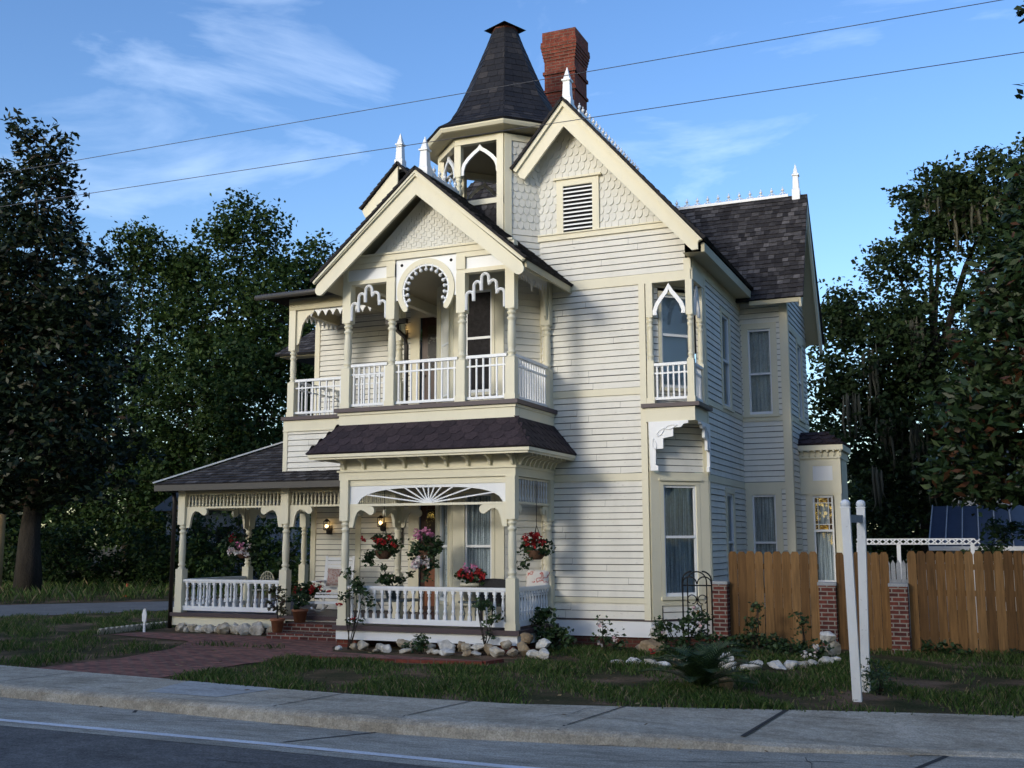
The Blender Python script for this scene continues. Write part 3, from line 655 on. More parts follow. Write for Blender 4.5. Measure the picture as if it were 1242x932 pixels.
mb.build('corner_board', 'cream', H)
for k in (2, 3, -2, -3, 4):
    O, t, n = facet(k); mb = MB(); mb.obox(O, t, Z, n, 0, FW, .3, 7.95 if k in (-2, -3, 4) else 9.2, -.06, 0); mb.build('turret_wall', 'siding', H)
mb = MB()
oct = lambda ap, z: [TC + V((math.cos(R(-112.5 + 45 * i)) * ap / math.cos(R(22.5)), math.sin(R(-112.5 + 45 * i)) * ap / math.cos(R(22.5)), z)) for i in range(8)]
mb.poly(oct(1.19, 7.95)); mb.build('lantern_floor', 'darkmetal', H)
for k in (0, -1, -2, -3):                                        # open lantern arches
    O, t, n = facet(k); mb = MB(); mb.obox(O, t, Z, n, 0, FW, 9.10, 9.22, -.10, .02); mb.build('lantern_beam', 'cream', H); mb = MB(); mb.obox(O, t, Z, n, 0, FW, 7.9, 8.0, -.12, .03); mb.build('lantern_rail', 'cream', H)
    ogee(O + t * HS - n * .04, t, n, [(0, 9.03), (.03, 8.985), (.117, 8.93), (.236, 8.83), (.32, 8.73), (.36, 8.62), (.365, 8.52)], .034)
for k in (0, -1, -2, -3, 4):
    O, t, n = facet(k); p = O + t * (0.05 if k != 0 else .05) - n * .06
    if k != 4: mb = MB(); square_turned_post(mb, p.x, p.y, 7.95, 8.0, 8.50, 9.15, .13, False); mb.build('lantern_post', 'cream', H)
O, t, n = facet(0); p = O + t * (FW - .07) - n * .05
mb = MB(); mb.obox(O, t, Z, n, FW - .13, FW, 6.75, 9.2, -.1, .035); mb.build('corner_board', 'cream', H)
O, t, n = facet(4); p = O + t * (FW - .05) - n * .06; mb = MB(); square_turned_post(mb, p.x, p.y, 7.95, 8.0, 8.50, 9.15, .13, False); mb.build('lantern_post', 'cream', H)
# eave and bell-cast spire
mb = MB()
def rings(mb, prof, closed=True):
    P = [p for ap, z in prof for p in oct(ap, z)]
    mb.add(P, [(8 * i + j, 8 * i + (j + 1) % 8, 8 * i + 8 + (j + 1) % 8, 8 * i + 8 + j) for i in range(len(prof) - 1) for j in range(8)])
rings(mb, [(1.10, 9.24), (1.46, 9.26), (1.50, 9.28), (1.50, 9.36)]); mb.build('turret_eave', 'soffit', H)
mb = MB(); rings(mb, [(1.501, 9.28), (1.53, 9.33), (1.54, 9.385), (1.2, 9.40)]); mb.build('eave_molding', 'cream', H)
mb = MB(); mb.poly(oct(1.15, 9.23)); mb.build('lantern_ceiling', 'ceiling', H)
prof = [(1.56, 9.385), (1.38, 9.50), (1.19, 9.68), (1.02, 9.92), (.87, 10.18), (.75, 10.45), (.63, 10.74), (.52, 11.02), (.415, 11.30), (.32, 11.55), (.235, 11.80)]
mb = MB()
for i in range(8):
    a = R(-90 + 45 * i); nn = V((math.cos(a), math.sin(a), 0)); tt = V((-nn.y, nn.x, 0))
    for (r0, z0), (r1, z1) in zip(prof, prof[1:]):
        h0, h1 = r0 * math.tan(R(22.5)), r1 * math.tan(R(22.5))
        roof_slope(mb, TC + nn * r0 - tt * h0 + Z * z0, TC + nn * r0 + tt * h0 + Z * z0, TC + nn * r1 - tt * h1 + Z * z1, TC + nn * r1 + tt * h1 + Z * z1, .15, .2, 'square', .004, .009, .15)
mb.build('spire_roof', 'spire', H)
mb = MB(); rings(mb, [(.242, 11.77), (.225, 11.88), (.10, 11.89)]); mb.build('spire_collar', 'brick', H)
mb = MB(); c = TC
q = [(-.30, -.30, 11.84), (.30, -.30, 11.84), (.30, .30, 11.84), (-.30, .30, 11.84), (0, 0, 12.04), (-.15, -.15, 11.92), (.15, -.15, 11.92), (.15, .15, 11.92), (-.15, .15, 11.92), (0, 0, 11.90)]
rot = Matrix.Rotation(R(45 + 22), 3, 'Z'); q = [c + rot @ V(p) for p in q]
mb.add(q, [(0, 1, 6, 5), (1, 2, 7, 6), (2, 3, 8, 7), (3, 0, 5, 8), (5, 6, 4), (6, 7, 4), (7, 8, 4), (8, 5, 4), (0, 1, 9), (1, 2, 9), (2, 3, 9), (3, 0, 9)]); mb.build('spire_cap', 'darkmetal', H)
# --- chimney
mb = MB()
x0, x1, y0, y1 = -8.05, -7.37, 20.5, 21.25
def cb(g, a, b): mb.box(x0 - g, x1 + g, y0 - g, y1 + g, a, b)
cb(0, 7.5, 11.55); cb(.03, 11.55, 11.62); cb(0, 11.62, 11.86)
for i in range(5): cb(.013 * (i + 1), 11.86 + i * .07, 11.93 + i * .07)
cb(.06, 12.21, 12.27); cb(.035, 12.27, 12.50); cb(.03, 11.15, 11.21)
ch = mb.build('chimney', 'brick', H)
part('chimney_flue', 'darkmetal', [(x0 + .1, x1 - .1, y0 + .1, y1 - .1, 12.52, 12.55)], ch)
# central hip roof behind the turret
mb = MB(); ap = (-9.35, 21.6, 10.45)
roof_slope(mb, (-12.0, 19.6, 7.2), (-6.8, 19.6, 7.2), ap, (-9.2, 21.6, 10.45)); roof_slope(mb, (-12.0, 24, 7.2), (-12.0, 19.6, 7.2), (-9.35, 21.7, 10.45), ap); roof_slope(mb, (-6.8, 19.6, 7.2), (-6.8, 24, 7.2), (-9.2, 21.6, 10.45), (-9.2, 21.7, 10.45)); mb.build('roof', 'shake', H)

# --- left body
YL, XL = 19.9, -13.2
OL = (XL, YL, 0)
for z0, z1 in ((.38, 2.95), (4.2, 6.9)):
    clap('wall', H, OL, X, -Y, 3.9, z0, z1, holes=((2.55, 3.75, z0 - .1, z0 + 2.25),))
part('corner_board', 'cream', [(XL - .02, XL + .10, YL - .036, YL + .1, .38, 6.9), (-12.12, -12.0, YL - .036, YL, .38, 2.9)])
part('door_casing', 'cream', [(-10.86, -10.62, YL - .04, YL, .38, 2.75), (-9.62, -9.4, YL - .04, YL, .38, 2.75), (-10.86, -9.4, YL - .045, YL, 2.62, 2.95), (-10.86, -10.64, YL - .04, YL, 4.2, 6.5), (-9.62, -9.4, YL - .04, YL, 4.2, 6.5), (-10.86, -9.4, YL - .045, YL, 6.42, 6.9)])
for z in (.38, 4.2):
    d = part('door', 'door', [(-10.62, -9.62, YL + .03, YL + .08, z, z + 2.25)])
    part('door_panel', 'redwood' if z < 1 else 'door', [(-10.5, -10.16, YL + .012, YL + .028, z + .12, z + .95), (-10.08, -9.74, YL + .012, YL + .028, z + .12, z + .95)], d)
    g = MB(); g.quad((-10.48, YL + .02, z + 1.1), (-9.76, YL + .02, z + 1.1), (-9.76, YL + .02, z + 2.05), (-10.48, YL + .02, z + 2.05)); g.build('door_glass', 'glass', d)
    mb = MB(); mb.ball((-10.56, YL - .01, z + 1.0), .03); mb.build('door_knob', 'amber', d)
clap('wall', H, (XL, 25.5, 0), -Y, -X, 5.6, .38, 6.9)
rake_boards('rake_board', [[(-11.0, 9.66), (-11.0, 9.28), (-11.66, 8.60), (-11.78, 8.62), (-11.86, 8.78)]], 19.48, 19.53)
clap('wall', H, (-11.7, YL, 0), X, -Y, 3.4, 6.9, 9.2, lims=lambda z: (0 if z < 8.55 else min(.69, .69 - (9.28 - z) / 1.05), .7 + (9.4 - z) / 1.05))
clap('wall', H, (-11.7, 25.5, 0), -Y, -X, 5.6, 6.9, 8.7)
mb = MB(); roof_slope(mb, (-11.9, 25.6, 8.82), (-11.9, 19.42, 8.82), (-11.0, 25.6, 9.74), (-11.0, 19.42, 9.74)); roof_slope(mb, (-8.3, 19.42, 6.86), (-8.3, 25.6, 6.86), (-11.0, 19.42, 9.74), (-11.0, 25.6, 9.74)); mb.build('roof', 'shake', H)
finial(-11.02, 19.62, 9.72, .70, .15)
# back wing beyond, with its own lower roof
clap('wall', H, (-15.4, 23.6, 0), X, -Y, 2.2, 3.2, 6.8); part('corner_board', 'cream', [(-15.4, -15.28, 23.56, 23.7, 3.2, 6.8)])
mb = MB(); roof_slope(mb, (-16.6, 23.1, 6.55), (-13.2, 23.1, 6.55), (-15.6, 24.9, 8.0), (-13.2, 24.9, 8.0)); roof_slope(mb, (-16.6, 25.5, 6.55), (-16.6, 23.1, 6.55), (-15.6, 25.5, 8.0), (-15.6, 24.9, 8.0)); mb.build('roof', 'shake', H)
part('soffit', 'soffit', [(-16.5, -13.2, 23.2, 23.6, 6.50, 6.54)])
mb = MB(); mb.tube([(-14.2, 23.3, 6.45), (-14.15, 23.35, 6.25), (-13.85, 23.52, 6.0), (-13.85, 23.54, 3.3)], .05, 8); mb.build('downspout', 'darkmetal', H)
mb = MB(); mb.prism(V((0, 23.2, 0)), X, Z, Y, [(-15.3, 6.5), (-14.6, 6.5), (-14.75, 6.32), (-15.0, 6.2), (-15.1, 5.95), (-15.3, 5.9)], 0, .06); mb.build('eave_bracket', 'cream', H)

# ------------------------------------------------------------------ front porch (two storeys)
PX = [-10.22, -9.33, -7.97, -7.06]; YP = 16.40
part('porch_floor', 'deck', [(-10.36, -6.90, 16.28, 19.9, .30, .375)])
part('skirt_board', 'white', [(-10.32, -6.95, 16.34, 16.38, .14, .30), (-6.98, -6.94, 16.38, 18.1, .14, .30)])
part('foundation', 'foundation', [(-10.2, -7.05, 16.95, 17.1, -.2, .2), (-7.12, -7.06, 16.9, 18.1, -.2, .16)])
part('brick_pier', 'brick', [(-10.33, -9.95, 16.40, 16.8, -.1, .14), (-7.3, -7.02, 16.42, 16.8, -.1, .14)])
for x, y in ((-10.20, YP), (-7.06, YP), (-7.06, 18.0), (-10.20, 18.25)):
    post(x, y, .375, 1.19, 2.14, 2.84, .165)
def scroll_bracket(O, u, n, L=.48, D=.36, t=.028):
    mb = MB(); q = [(0, 0), (L - .08, 0)]
    for i in range(9):
        a = R(90 - i * 24); q.append((L - .06 + .075 * math.cos(a), -.075 + .075 * math.sin(a)))
    q += [(L * .60, -.075), (L * .45, -.06), (L * .33, -.10), (L * .24, -.19), (L * .20, -D * .8), (L * .16, -D), (0, -D)]
    mb.prism(V(O), V(u), Z, V(n), q, -t, t); return mb.build('scroll_bracket', 'cream', H)
scroll_bracket((-10.118, YP, 2.385), X, Y); scroll_bracket((-7.142, YP, 2.385), -X, Y)
scroll_bracket((-7.06, 16.485, 2.385), Y, X, .24, .26); scroll_bracket((-7.06, 17.92, 2.385), -Y, X, .24, .26)
scroll_bracket((-10.20, 16.485, 2.385), Y, X, .44, .34); scroll_bracket((-10.20, 18.165, 2.385), -Y, X, .44, .34); scroll_bracket((-10.118, 18.25, 2.385), X, Y, .40, .34)
# entablature, dentils, pent roof
part('beam', 'cream', [(-10.31, -6.97, 16.33, 16.47, 2.84, 2.985), (-7.11, -6.97, 16.47, 18.1, 2.84, 2.985), (-10.27, -10.13, 16.47, 18.3, 2.70, 2.985), (-10.30, -6.975, 16.34, 16.46, 2.985, 3.20), (-7.10, -6.975, 16.46, 18.1, 2.985, 3.20), (-10.34, -6.945, 16.30, 16.34, 2.975, 3.005), (-6.97, -6.945, 16.34, 18.1, 2.975, 3.005)])
def console(O, n):
    mb = MB(); t = V((-n.y, n.x, 0)); mb.prism(V(O), n, Z, t, [(0, 0), (.05, 0), (.07, .05), (.10, .10), (.17, .13), (.26, .14), (.26, .175), (0, .175)], -.022, .022); mb.build('cornice_bracket', 'cream', H)
for i in range(9): console((-10.20 + i * 3.18 / 8, 16.34, 3.025), -Y)
for i in range(9): console((-6.975, 16.45 + i * .19, 3.025), X)
part('eave_soffit', 'soffit', [(-10.66, -6.62, 16.0, 16.34, 3.20, 3.215), (-6.975, -6.62, 16.34, 18.1, 3.20, 3.215)])
part('eave_molding', 'cream', [(-10.68, -6.60, 15.97, 16.0, 3.18, 3.265), (-10.71, -6.57, 15.94, 15.975, 3.215, 3.285), (-6.62, -6.595, 16.0, 18.1, 3.18, 3.265), (-6.60, -6.565, 15.975, 18.1, 3.215, 3.285), (-10.71, -10.68, 15.975, 17.8, 3.19, 3.285)])
mb = MB()
roof_slope(mb, (-10.74, 15.91, 3.29), (-6.54, 15.91, 3.29), (-10.34, 16.33, 3.80), (-6.96, 16.33, 3.80), .17, .24, 'hex', .0, .007, .02)
roof_slope(mb, (-6.54, 15.91, 3.29), (-6.54, 18.1, 3.29), (-6.96, 16.33, 3.80), (-6.96, 18.1, 3.80), .17, .24, 'hex', .0, .007, .02)
roof_slope(mb, (-10.74, 18.2, 3.29), (-10.74, 15.91, 3.29), (-10.34, 18.2, 3.80), (-10.34, 16.33, 3.80), .17, .24, 'hex', .0, .007, .02)
mb.build('porch_roof', 'hexroof', H)
part('fascia', 'cream', [(-10.33, -6.97, 16.325, 16.5, 3.79, 4.02), (-7.1, -6.965, 16.5, 18.1, 3.79, 4.02), (-10.35, -6.95, 16.30, 16.325, 3.97, 4.02), (-6.965, -6.945, 16.325, 18.1, 3.97, 4.02)])
part('balcony_floor', 'deck', [(-10.40, -6.90, 16.25, 19.9, 4.02, 4.09)])
part('porch_ceiling', 'ceiling', [(-10.2, -7.0, 16.4, 19.9, 2.99, 3.01)])
# sunburst panel
mb = MB(); xc, zb = -8.59, 2.425; K = 44
A, B = [], []
for i in range(K + 1):
    u = -1.375 + 2.75 * i / K; h = .262 * max(0, 1 - abs(u / 1.36) ** 3.2) ** .5; A.append((xc + u, zb + h)); B.append((xc + u, 2.735))
mb.strip(V((0, YP, 0)), X, Z, Y, A, B, -.015, .015)
mb.box(-10.14, xc - 1.375, YP - .015, YP + .015, zb, 2.735); mb.box(xc + 1.375, -7.12, YP - .015, YP + .015, zb, 2.735)
half = [(xc + .085 * math.cos(R(a)), zb + .085 * math.sin(R(a))) for a in range(0, 181, 15)]
mb.prism(V((0, YP, 0)), X, Z, Y, half, -.02, .02)
for a in (7.5, 17, 30, 48, 68, 90, 112, 132, 150, 163, 172.5):
    ca, sa = math.cos(R(a)), math.sin(R(a)); r = .1
    while r < 1.36 and zb + r * sa < zb + .262 * max(0, 1 - abs(r * ca / 1.36) ** 3.2) ** .5 + .004: r += .01
    mb.beam((xc + .07 * ca, YP, zb + .07 * sa), (xc + r * ca, YP, zb + r * sa), .022, .018, (0, 1, 0))
mb.build('sunburst_panel', 'white', H)
part('beam', 'cream', [(-10.12, -7.14, 16.365, 16.435, 2.385, 2.425), (-10.12, -7.14, 16.37, 16.43, 2.735, 2.84)])
def spindles(p0, p1, z0, z1, step, r, mat, name='spindle_frieze', rails=True, cm='cream'):
    p0, p1 = V(p0), V(p1); L = (p1 - p0).length; n = int(L / step); mb = MB()
    for i in range(n):
        p = p0.lerp(p1, (i + .5) / n); h = z1 - z0
        mb.lathe(p.x, p.y, [(r, z0), (r, z0 + h * .2), (r * .55, z0 + h * .26), (r * .95, z0 + h * .5), (r * .55, z0 + h * .74), (r, z0 + h * .8), (r, z1)], 6)
    o = mb.build(name, mat, H)
    if rails: m2 = MB(); m2.beam(p0 + Z * (z0 - .018), p1 + Z * (z0 - .018), .06, .036); m2.beam(p0 + Z * (z1 + .015), p1 + Z * (z1 + .015), .05, .03); m2.build('frieze_rail', cm, o)
    return o
spindles((-7.04, 16.50, 0), (-7.04, 17.92, 0), 2.43, 2.80, .112, .019, 'white')
spindles((-10.20, 16.50, 0), (-10.20, 18.17, 0), 2.43, 2.68, .07, .021, 'cream')
# turned railings
bal = MB()
def turned(mb, x, y, z0, h, r=.03):
    k = r * .92
    mb.box(x - k, x + k, y - k, y + k, z0, z0 + h * .18); mb.box(x - k, x + k, y - k, y + k, z0 + h * .88, z0 + h)
    mb.lathe(x, y, [(r * 1.1, z0 + h * .18), (r * .6, z0 + h * .22), (r * 1.05, z0 + h * .27), (r * 1.05, z0 + h * .33), (r * .62, z0 + h * .37), (r * .92, z0 + h * .52), (r * .8, z0 + h * .62), (r * .55, z0 + h * .76), (r * 1.05, z0 + h * .80), (r * .6, z0 + h * .84), (r * 1.0, z0 + h * .88)], 10)
turned(bal, 0, 0, 0, .49); BAL = None
def turned_rail(p0, p1, n, zb=.435, zt=1.0):
    global BAL
    p0, p1 = V(p0), V(p1); mb = MB(); mb.beam(p0 + Z * (zt + .015), p1 + Z * (zt + .015), .085, .045); mb.beam(p0 + Z * (zt - .018), p1 + Z * (zt - .018), .055, .025); mb.beam(p0 + Z * (zb + .025), p1 + Z * (zb + .025), .06, .09)
    r = mb.build('railing', 'white', H)
    for i in range(n):
        p = p0.lerp(p1, (i + .5) / n) + Z * (zb + .06)
        if BAL is None: BAL = bal.build('baluster', 'white', r, loc=p)
        else: copy_part(BAL, r, p)
    return r
turned_rail((-10.117, YP - .01, 0), (-7.143, YP - .01, 0), 20)
turned_rail((-7.05, 16.483, 0), (-7.05, 17.918, 0), 12)
# upper porch
for x in PX: post(x, YP, 4.09, 4.80, 5.62, 6.30, .165)
post(-7.06, 18.0, 4.09, 4.80, 5.62, 6.45, .165); post(-10.22, 18.25, 4.09, 4.80, 5.62, 6.45, .165)
for a, b, n in ((-10.137, -9.413, 7), (-9.247, -8.053, 10), (-7.887, -7.143, 6)): square_rail((a, YP, 0), (b, YP, 0), 4.15, 4.69, 4.85, n)
square_rail((-7.05, 16.483, 0), (-7.05, 17.918, 0), 4.15, 4.69, 4.85, 13)
for a, b in ((-10.303, -9.247), (-8.053, -6.977)):
    mb = MB(); mb.box(a, b, YP - .07, YP + .07, 6.30, 6.37); mb.box(a, b, YP - .07, YP + .07, 6.58, 6.67); mb.box(a, a + .09, YP - .07, YP + .07, 6.37, 6.58); mb.box(b - .09, b, YP - .07, YP + .07, 6.37, 6.58); mb.build('panel_frame', 'cream', H)
part('beam', 'cream', [(-10.303, -6.977, YP - .085, YP + .08, 6.67, 6.78), (-7.10, -6.98, YP + .07, 18.1, 6.40, 6.60), (-10.30, -10.18, YP + .07, 19.9, 6.40, 6.60)]); part('gable_molding', 'cream', [(-10.25, -7.0, YP - .11, YP + .08, 6.78, 6.815)])
part('white_panel', 'white', [(-10.213, -9.337, YP - .035, YP, 6.37, 6.58), (-7.963, -7.067, YP - .035, YP, 6.37, 6.58)])
part('post_block', 'cream', [(x - .083, x + .083, YP - .085, YP + .085, 6.37, 6.60) for x in (-9.33, -7.97)])
# horseshoe arch
hc = (-8.65, 6.085); mb = MB()
def rect_r(t):
    c, s = math.cos(t), math.sin(t); r = .594 / max(abs(c), 1e-6)
    if s > 0: r = min(r, .588 / s)
    return r
T = [R(-14 + 208 * i / 60) for i in range(61)]
mb.strip(V((hc[0], YP - .02, hc[1])), X, Z, Y, [(.50 * math.cos(t), .50 * math.sin(t)) for t in T], [(rect_r(t) * math.cos(t), rect_r(t) * math.sin(t)) for t in T], -.02, .02)
horse = mb.build('horseshoe_panel', 'white', H)
mb = MB(); T = [R(-38 + 256 * i / 60) for i in range(61)]
mb.strip(V((hc[0], YP - .045, hc[1])), X, Z, Y, [(.455 * math.cos(t), .455 * math.sin(t)) for t in T], [(.553 * math.cos(t), .553 * math.sin(t)) for t in T], -.022, .022)
for t in (T[0], T[-1]): mb.prism(V((hc[0] + .504 * math.cos(t), YP - .045, hc[1] + .504 * math.sin(t))), X, Z, Y, [(.05 * math.cos(R(a)), .05 * math.sin(R(a))) for a in range(0, 360, 30)], -.021, .021)
mb.build('arch_ring', 'cream', horse)
mb = MB(); NT = 15
for i in range(NT):
    t = R(-26 + 232 * i / (NT - 1)); c, s = math.cos(t), math.sin(t)
    mb.tube([(hc[0] + .47 * c, YP - .04, hc[1] + .47 * s), (hc[0] + .375 * c, YP - .04, hc[1] + .375 * s)], [.030, .016], 6, None); mb.ball((hc[0] + .362 * c, YP - .04, hc[1] + .362 * s), .034, 8)
mb.strip(V((hc[0], YP - .04, hc[1])), X, Z, Y, [(.425 * math.cos(t), .425 * math.sin(t)) for t in T], [(.462 * math.cos(t), .462 * math.sin(t)) for t in T], -.018, .018)
mb.build('arch_teeth', 'white', horse)
mb = MB()
for x in (-9.13, -8.17): mb.tube([(x, YP - .043, 6.565), (x, YP - .039, 6.565)], .028, 12)
mb.build('dark_hole_disc', 'dark', horse)  # flat black discs painted as shaded holes in the panel
def cusped(xc, za, y=YP, sx=1.0):
    mb = MB(); P = [(-.385, -.60), (-.385, -.37)]
    for c, tp in ((-.31, -.29), (-.155, -.125), (0, 0), (.155, -.125), (.31, -.29)):
        P += [(c - .072 * math.cos(R(a)), tp - .072 + .072 * math.sin(R(a))) for a in range(0, 181, 20)]
        P += [(c + .074, tp - .072 - .09)] if c < .3 else []
        if c < .3: P += [(c + .08, tp - .072 - .09)]
    P += [(.385, -.37), (.385, -.60)]
    mb.tube([(xc + a * sx, y - .06, za + b) for a, b in P], .027, 6, .030, None, (0, 1, 0), False); return mb.build('cusped_arch', 'white', H)
cusped(-9.775, 6.255, sx=.90); cusped(-7.515, 6.255, sx=.92)
def scallop(O, u, n, L, zt, d, w, point=False, mat='white', name='scalloped_trim'):
    mb = MB(); k = max(1, round(L / w)); w = L / k; A, B = [], []
    for i in range(k):
        for j in range(7):
            t = j / 6
            if i and j == 0: continue
            h = (math.sin(math.pi * t) * d) if not point else ((1 - abs(2 * t - 1)) * d * (1.8 if i == k // 2 else 1) * (-1) + d)
            A.append(((i + t) * w, zt - d * 1.35 + (h if not point else h * .9))); B.append(((i + t) * w, zt))
    mb.strip(V(O), V(u), Z, V(n), A, B, -.012, .012); return mb.build(name, mat, H)
scallop((-7.03, 16.50, 0), Y, X, 1.42, 6.40, .15, .11, True)
mb = MB(); mb.prism(V((-7.04, 17.92, 6.40)), -Y, Z, X, [(0, 0), (.30, 0), (.24, -.10), (.14, -.25), (.09, -.45), (.07, -.62), (0, -.70)], -.02, .02); mb.build('arch_bracket', 'cream', H)
part('porch_ceiling', 'ceiling', [(-10.2, -7.0, 16.45, 19.9, 6.60, 6.62)])
# tympanum in staggered square shingles
mb = MB(); tl = lambda z: (-8.63 - (7.72 - z) * 1.12 + 10, -8.63 + (7.72 - z) * 1.12 + 10)
shingles(mb, V((-10, YP - .02, 0)), X, Z, -Y, 0, 3, 7.75, .078, .10, 'square', lims=tl, lift=.014, wj=0, stag=-.036, v0=6.815, reg=True)
mb.add([(-9.75, YP - .018, 6.8), (-7.5, YP - .018, 6.8), (-8.63, YP - .018, 7.85)], [(0, 1, 2)], .9); mb.build('gable_shingles', 'scale', H)
# gable roof of the porch
gx, gy = -8.635, 15.95
def lobe(sg):
    e = (gx + sg * 1.90, 6.165)
    pts = [(gx, 8.00), (gx + sg * 1.96, 6.265)] + [(e[0] + sg * .095 * math.cos(R(a)) , e[1] + .095 * math.sin(R(a))) for a in (40, 10, -20, -50, -80, -110, -135)] + [(gx, 7.665)]
    return pts
rake_boards('rake_board', [lobe(1)], gy - .02, gy + .03); rake_boards('rake_board', [lobe(-1)], gy - .022, gy + .03)
rake_boards('rake_molding', [[(gx, 8.11), (gx + 2.04, 6.315), (gx + 1.99, 6.27), (gx, 7.985)]], gy - .065, gy - .018); rake_boards('rake_molding', [[(gx, 8.11), (gx - 2.04, 6.315), (gx - 1.99, 6.27), (gx, 7.985)]], gy - .066, gy - .018)
rake_boards('rake_molding', [[(gx, 8.07), (gx + 2.01, 6.305), (gx + 1.985, 6.285), (gx, 8.03)]], gy - .085, gy - .064); rake_boards('rake_molding', [[(gx, 8.07), (gx - 2.01, 6.305), (gx - 1.985, 6.285), (gx, 8.03)]], gy - .085, gy - .064)
mb = MB()
roof_slope(mb, (gx + 2.06, gy - .1, 6.33), (gx + 2.06, 18.1, 6.33), (gx, gy - .1, 8.145), (gx, 18.1, 8.145)); roof_slope(mb, (gx - 2.06, 19.0, 6.33), (gx - 2.06, gy - .1, 6.33), (gx, 19.0, 8.145), (gx, gy - .1, 8.145)); mb.build('porch_roof', 'shake', H)
part('fascia', 'soffit', [(gx + 1.99, gx + 2.03, gy + .03, 18.1, 6.19, 6.31)])
mb = MB(); mb.quad((gx, gy, 8.0), (gx, 18.1, 8.0), (gx + 2.0, 18.1, 6.24), (gx + 2.0, gy, 6.24)); mb.quad((gx, gy, 8.0), (gx, 19, 8.0), (gx - 2.0, 19, 6.24), (gx - 2.0, gy, 6.24)); mb.build('soffit', 'soffit', H)
finial(gx, 16.25, 8.12, .68); cresting((gx, 16.5, 8.17), (gx, 17.55, 8.17), 5)
mb = MB(); mb.prism(V((gx, 0, 0)), Y, Z, X, [(16.32, 8.15), (16.32, 8.5), (16.40, 8.36), (16.55, 8.25), (16.75, 8.18)], -.02, .02); mb.build('finial_brace', 'white', H)
# --- left porch (ground floor) and side balcony above it
YQ = 18.2
part('porch_floor', 'deck', [(-15.4, -10.36, 18.08, 19.9, .30, .375), (-15.4, -13.2, 19.9, 24.5, .30, .375)])
part('skirt_board', 'cream', [(-15.36, -12.62, 18.13, 18.17, .12, .30)])
part('skirt_board', 'white', [(-12.62, -10.36, 18.13, 18.17, .27, .375)])
part('foundation', 'foundation', [(-15.3, -12.7, 18.4, 18.5, -.2, .2)])
for x, y in ((-15.22, YQ), (-12.68, YQ), (-15.22, 20.4), (-15.22, 22.6)): post(x, y, .375, 1.24, 2.14, 2.86, .17)
for x0, sg in ((-15.13, 1), (-12.77, -1), (-12.59, 1)): scroll_bracket((x0, YQ, 2.475), V((sg, 0, 0)), Y, .50, .40)
for y0, sg in ((20.32, -1), (20.48, 1)): scroll_bracket((-15.22, y0, 2.475), V((0, sg, 0)), X, .50, .40)
spindles((-15.13, YQ, 0), (-12.77, YQ, 0), 2.50, 2.74, .085, .024, 'cream'); spindles((-12.59, YQ, 0), (-10.30, YQ, 0), 2.50, 2.74, .085, .024, 'cream')
spindles((-15.22, 18.3, 0), (-15.22, 22.5, 0), 2.50, 2.74, .1, .024, 'cream')
turned_rail((-15.13, YQ - .01, 0), (-12.77, YQ - .01, 0), 14)
turned_rail((-15.22, 18.3, 0), (-15.22, 20.3, 0), 11)
part('beam', 'soffit', [(-15.32, -10.3, YQ - .06, YQ + .08, 2.77, 2.90), (-15.32, -15.14, YQ + .08, 24.4, 2.77, 2.90)])
part('porch_ceiling', 'ceiling', [(-15.5, -10.3, 17.95, 19.9, 2.90, 2.915), (-15.5, -13.2, 19.9, 24.4, 2.90, 2.915)])
mb = MB(); e = (-15.66, 17.78, 2.95)
roof_slope(mb, e, (-10.70, 17.78, 2.95), (-13.2, 20.24, 4.17), (-10.70, 20.24, 4.17), lift=.024); roof_slope(mb, (-15.66, 24.5, 2.95), e, (-13.2, 24.5, 4.17), (-13.2, 20.24, 4.17)); mb.build('porch_roof', 'shake', H)
mb = MB(); mb.beam((e[0] - .02, e[1] - .02, e[2] + .04), (-13.2, 20.24, 4.22), .12, .03, (0, 0, 1)); mb.build('hip_flashing', 'white', H)
part('fascia', 'gutter', [(-15.66, -10.62, 17.78, 17.82, 2.82, 2.94), (-15.66, -15.62, 17.82, 24.4, 2.82, 2.94)])
mb = MB(); mb.tube([(-15.42, 18.1, 2.80), (-15.40, 18.12, 2.6), (-15.40, 18.12, .05)], .045, 8); mb.build('downspout', 'darkmetal', H)
# balcony box
xb = -12.76
clap('wall', H, (xb, YQ, 0), X, -Y, 2.40, 3.0, 4.0); clap('wall', H, (xb, 19.9, 0), -Y, -X, 1.7, 3.0, 4.0)
part('trim_band', 'cream', [(xb - .03, -10.34, YQ - .04, YQ, 3.97, 4.18), (xb - .03, xb + .07, YQ - .034, YQ, 3.0, 3.97), (xb - .035, -10.34, YQ - .05, YQ, 3.955, 3.985)])
part('balcony_floor', 'deck', [(xb - .06, -10.36, YQ - .09, 19.9, 4.18, 4.25)])
post(xb + .10, YQ + .06, 4.25, 4.95, 5.60, 6.42, .15)
square_rail((xb + .18, YQ + .05, 0), (-10.31, YQ + .05, 0), 4.33, 4.83, 4.98, 14); square_rail((xb + .10, YQ + .15, 0), (xb + .10, 19.85, 0), 4.33, 4.83, 4.98, 9)
part('beam', 'soffit', [(xb + .02, -10.3, YQ - .02, YQ + .12, 6.42, 6.66), (xb + .02, xb + .16, YQ + .12, 19.9, 6.42, 6.66)])
scallop((xb + .34, YQ + .05, 0), X, -Y, 2.05, 6.43, .12, .175); scallop((xb + .10, YQ + .2, 0), Y, X, 1.6, 6.43, .12, .16)
mb = MB(); mb.prism(V((xb + .175, YQ + .05, 6.42)), X, Z, Y, [(0, 0), (.42, 0), (.40, -.06), (.25, -.14), (.14, -.30), (.10, -.52), (.06, -.68), (0, -.72)], -.02, .02); mb.build('arch_bracket', 'cream', H)
part('porch_ceiling', 'ceiling', [(xb, -10.2, YQ, 19.9, 6.60, 6.615)])
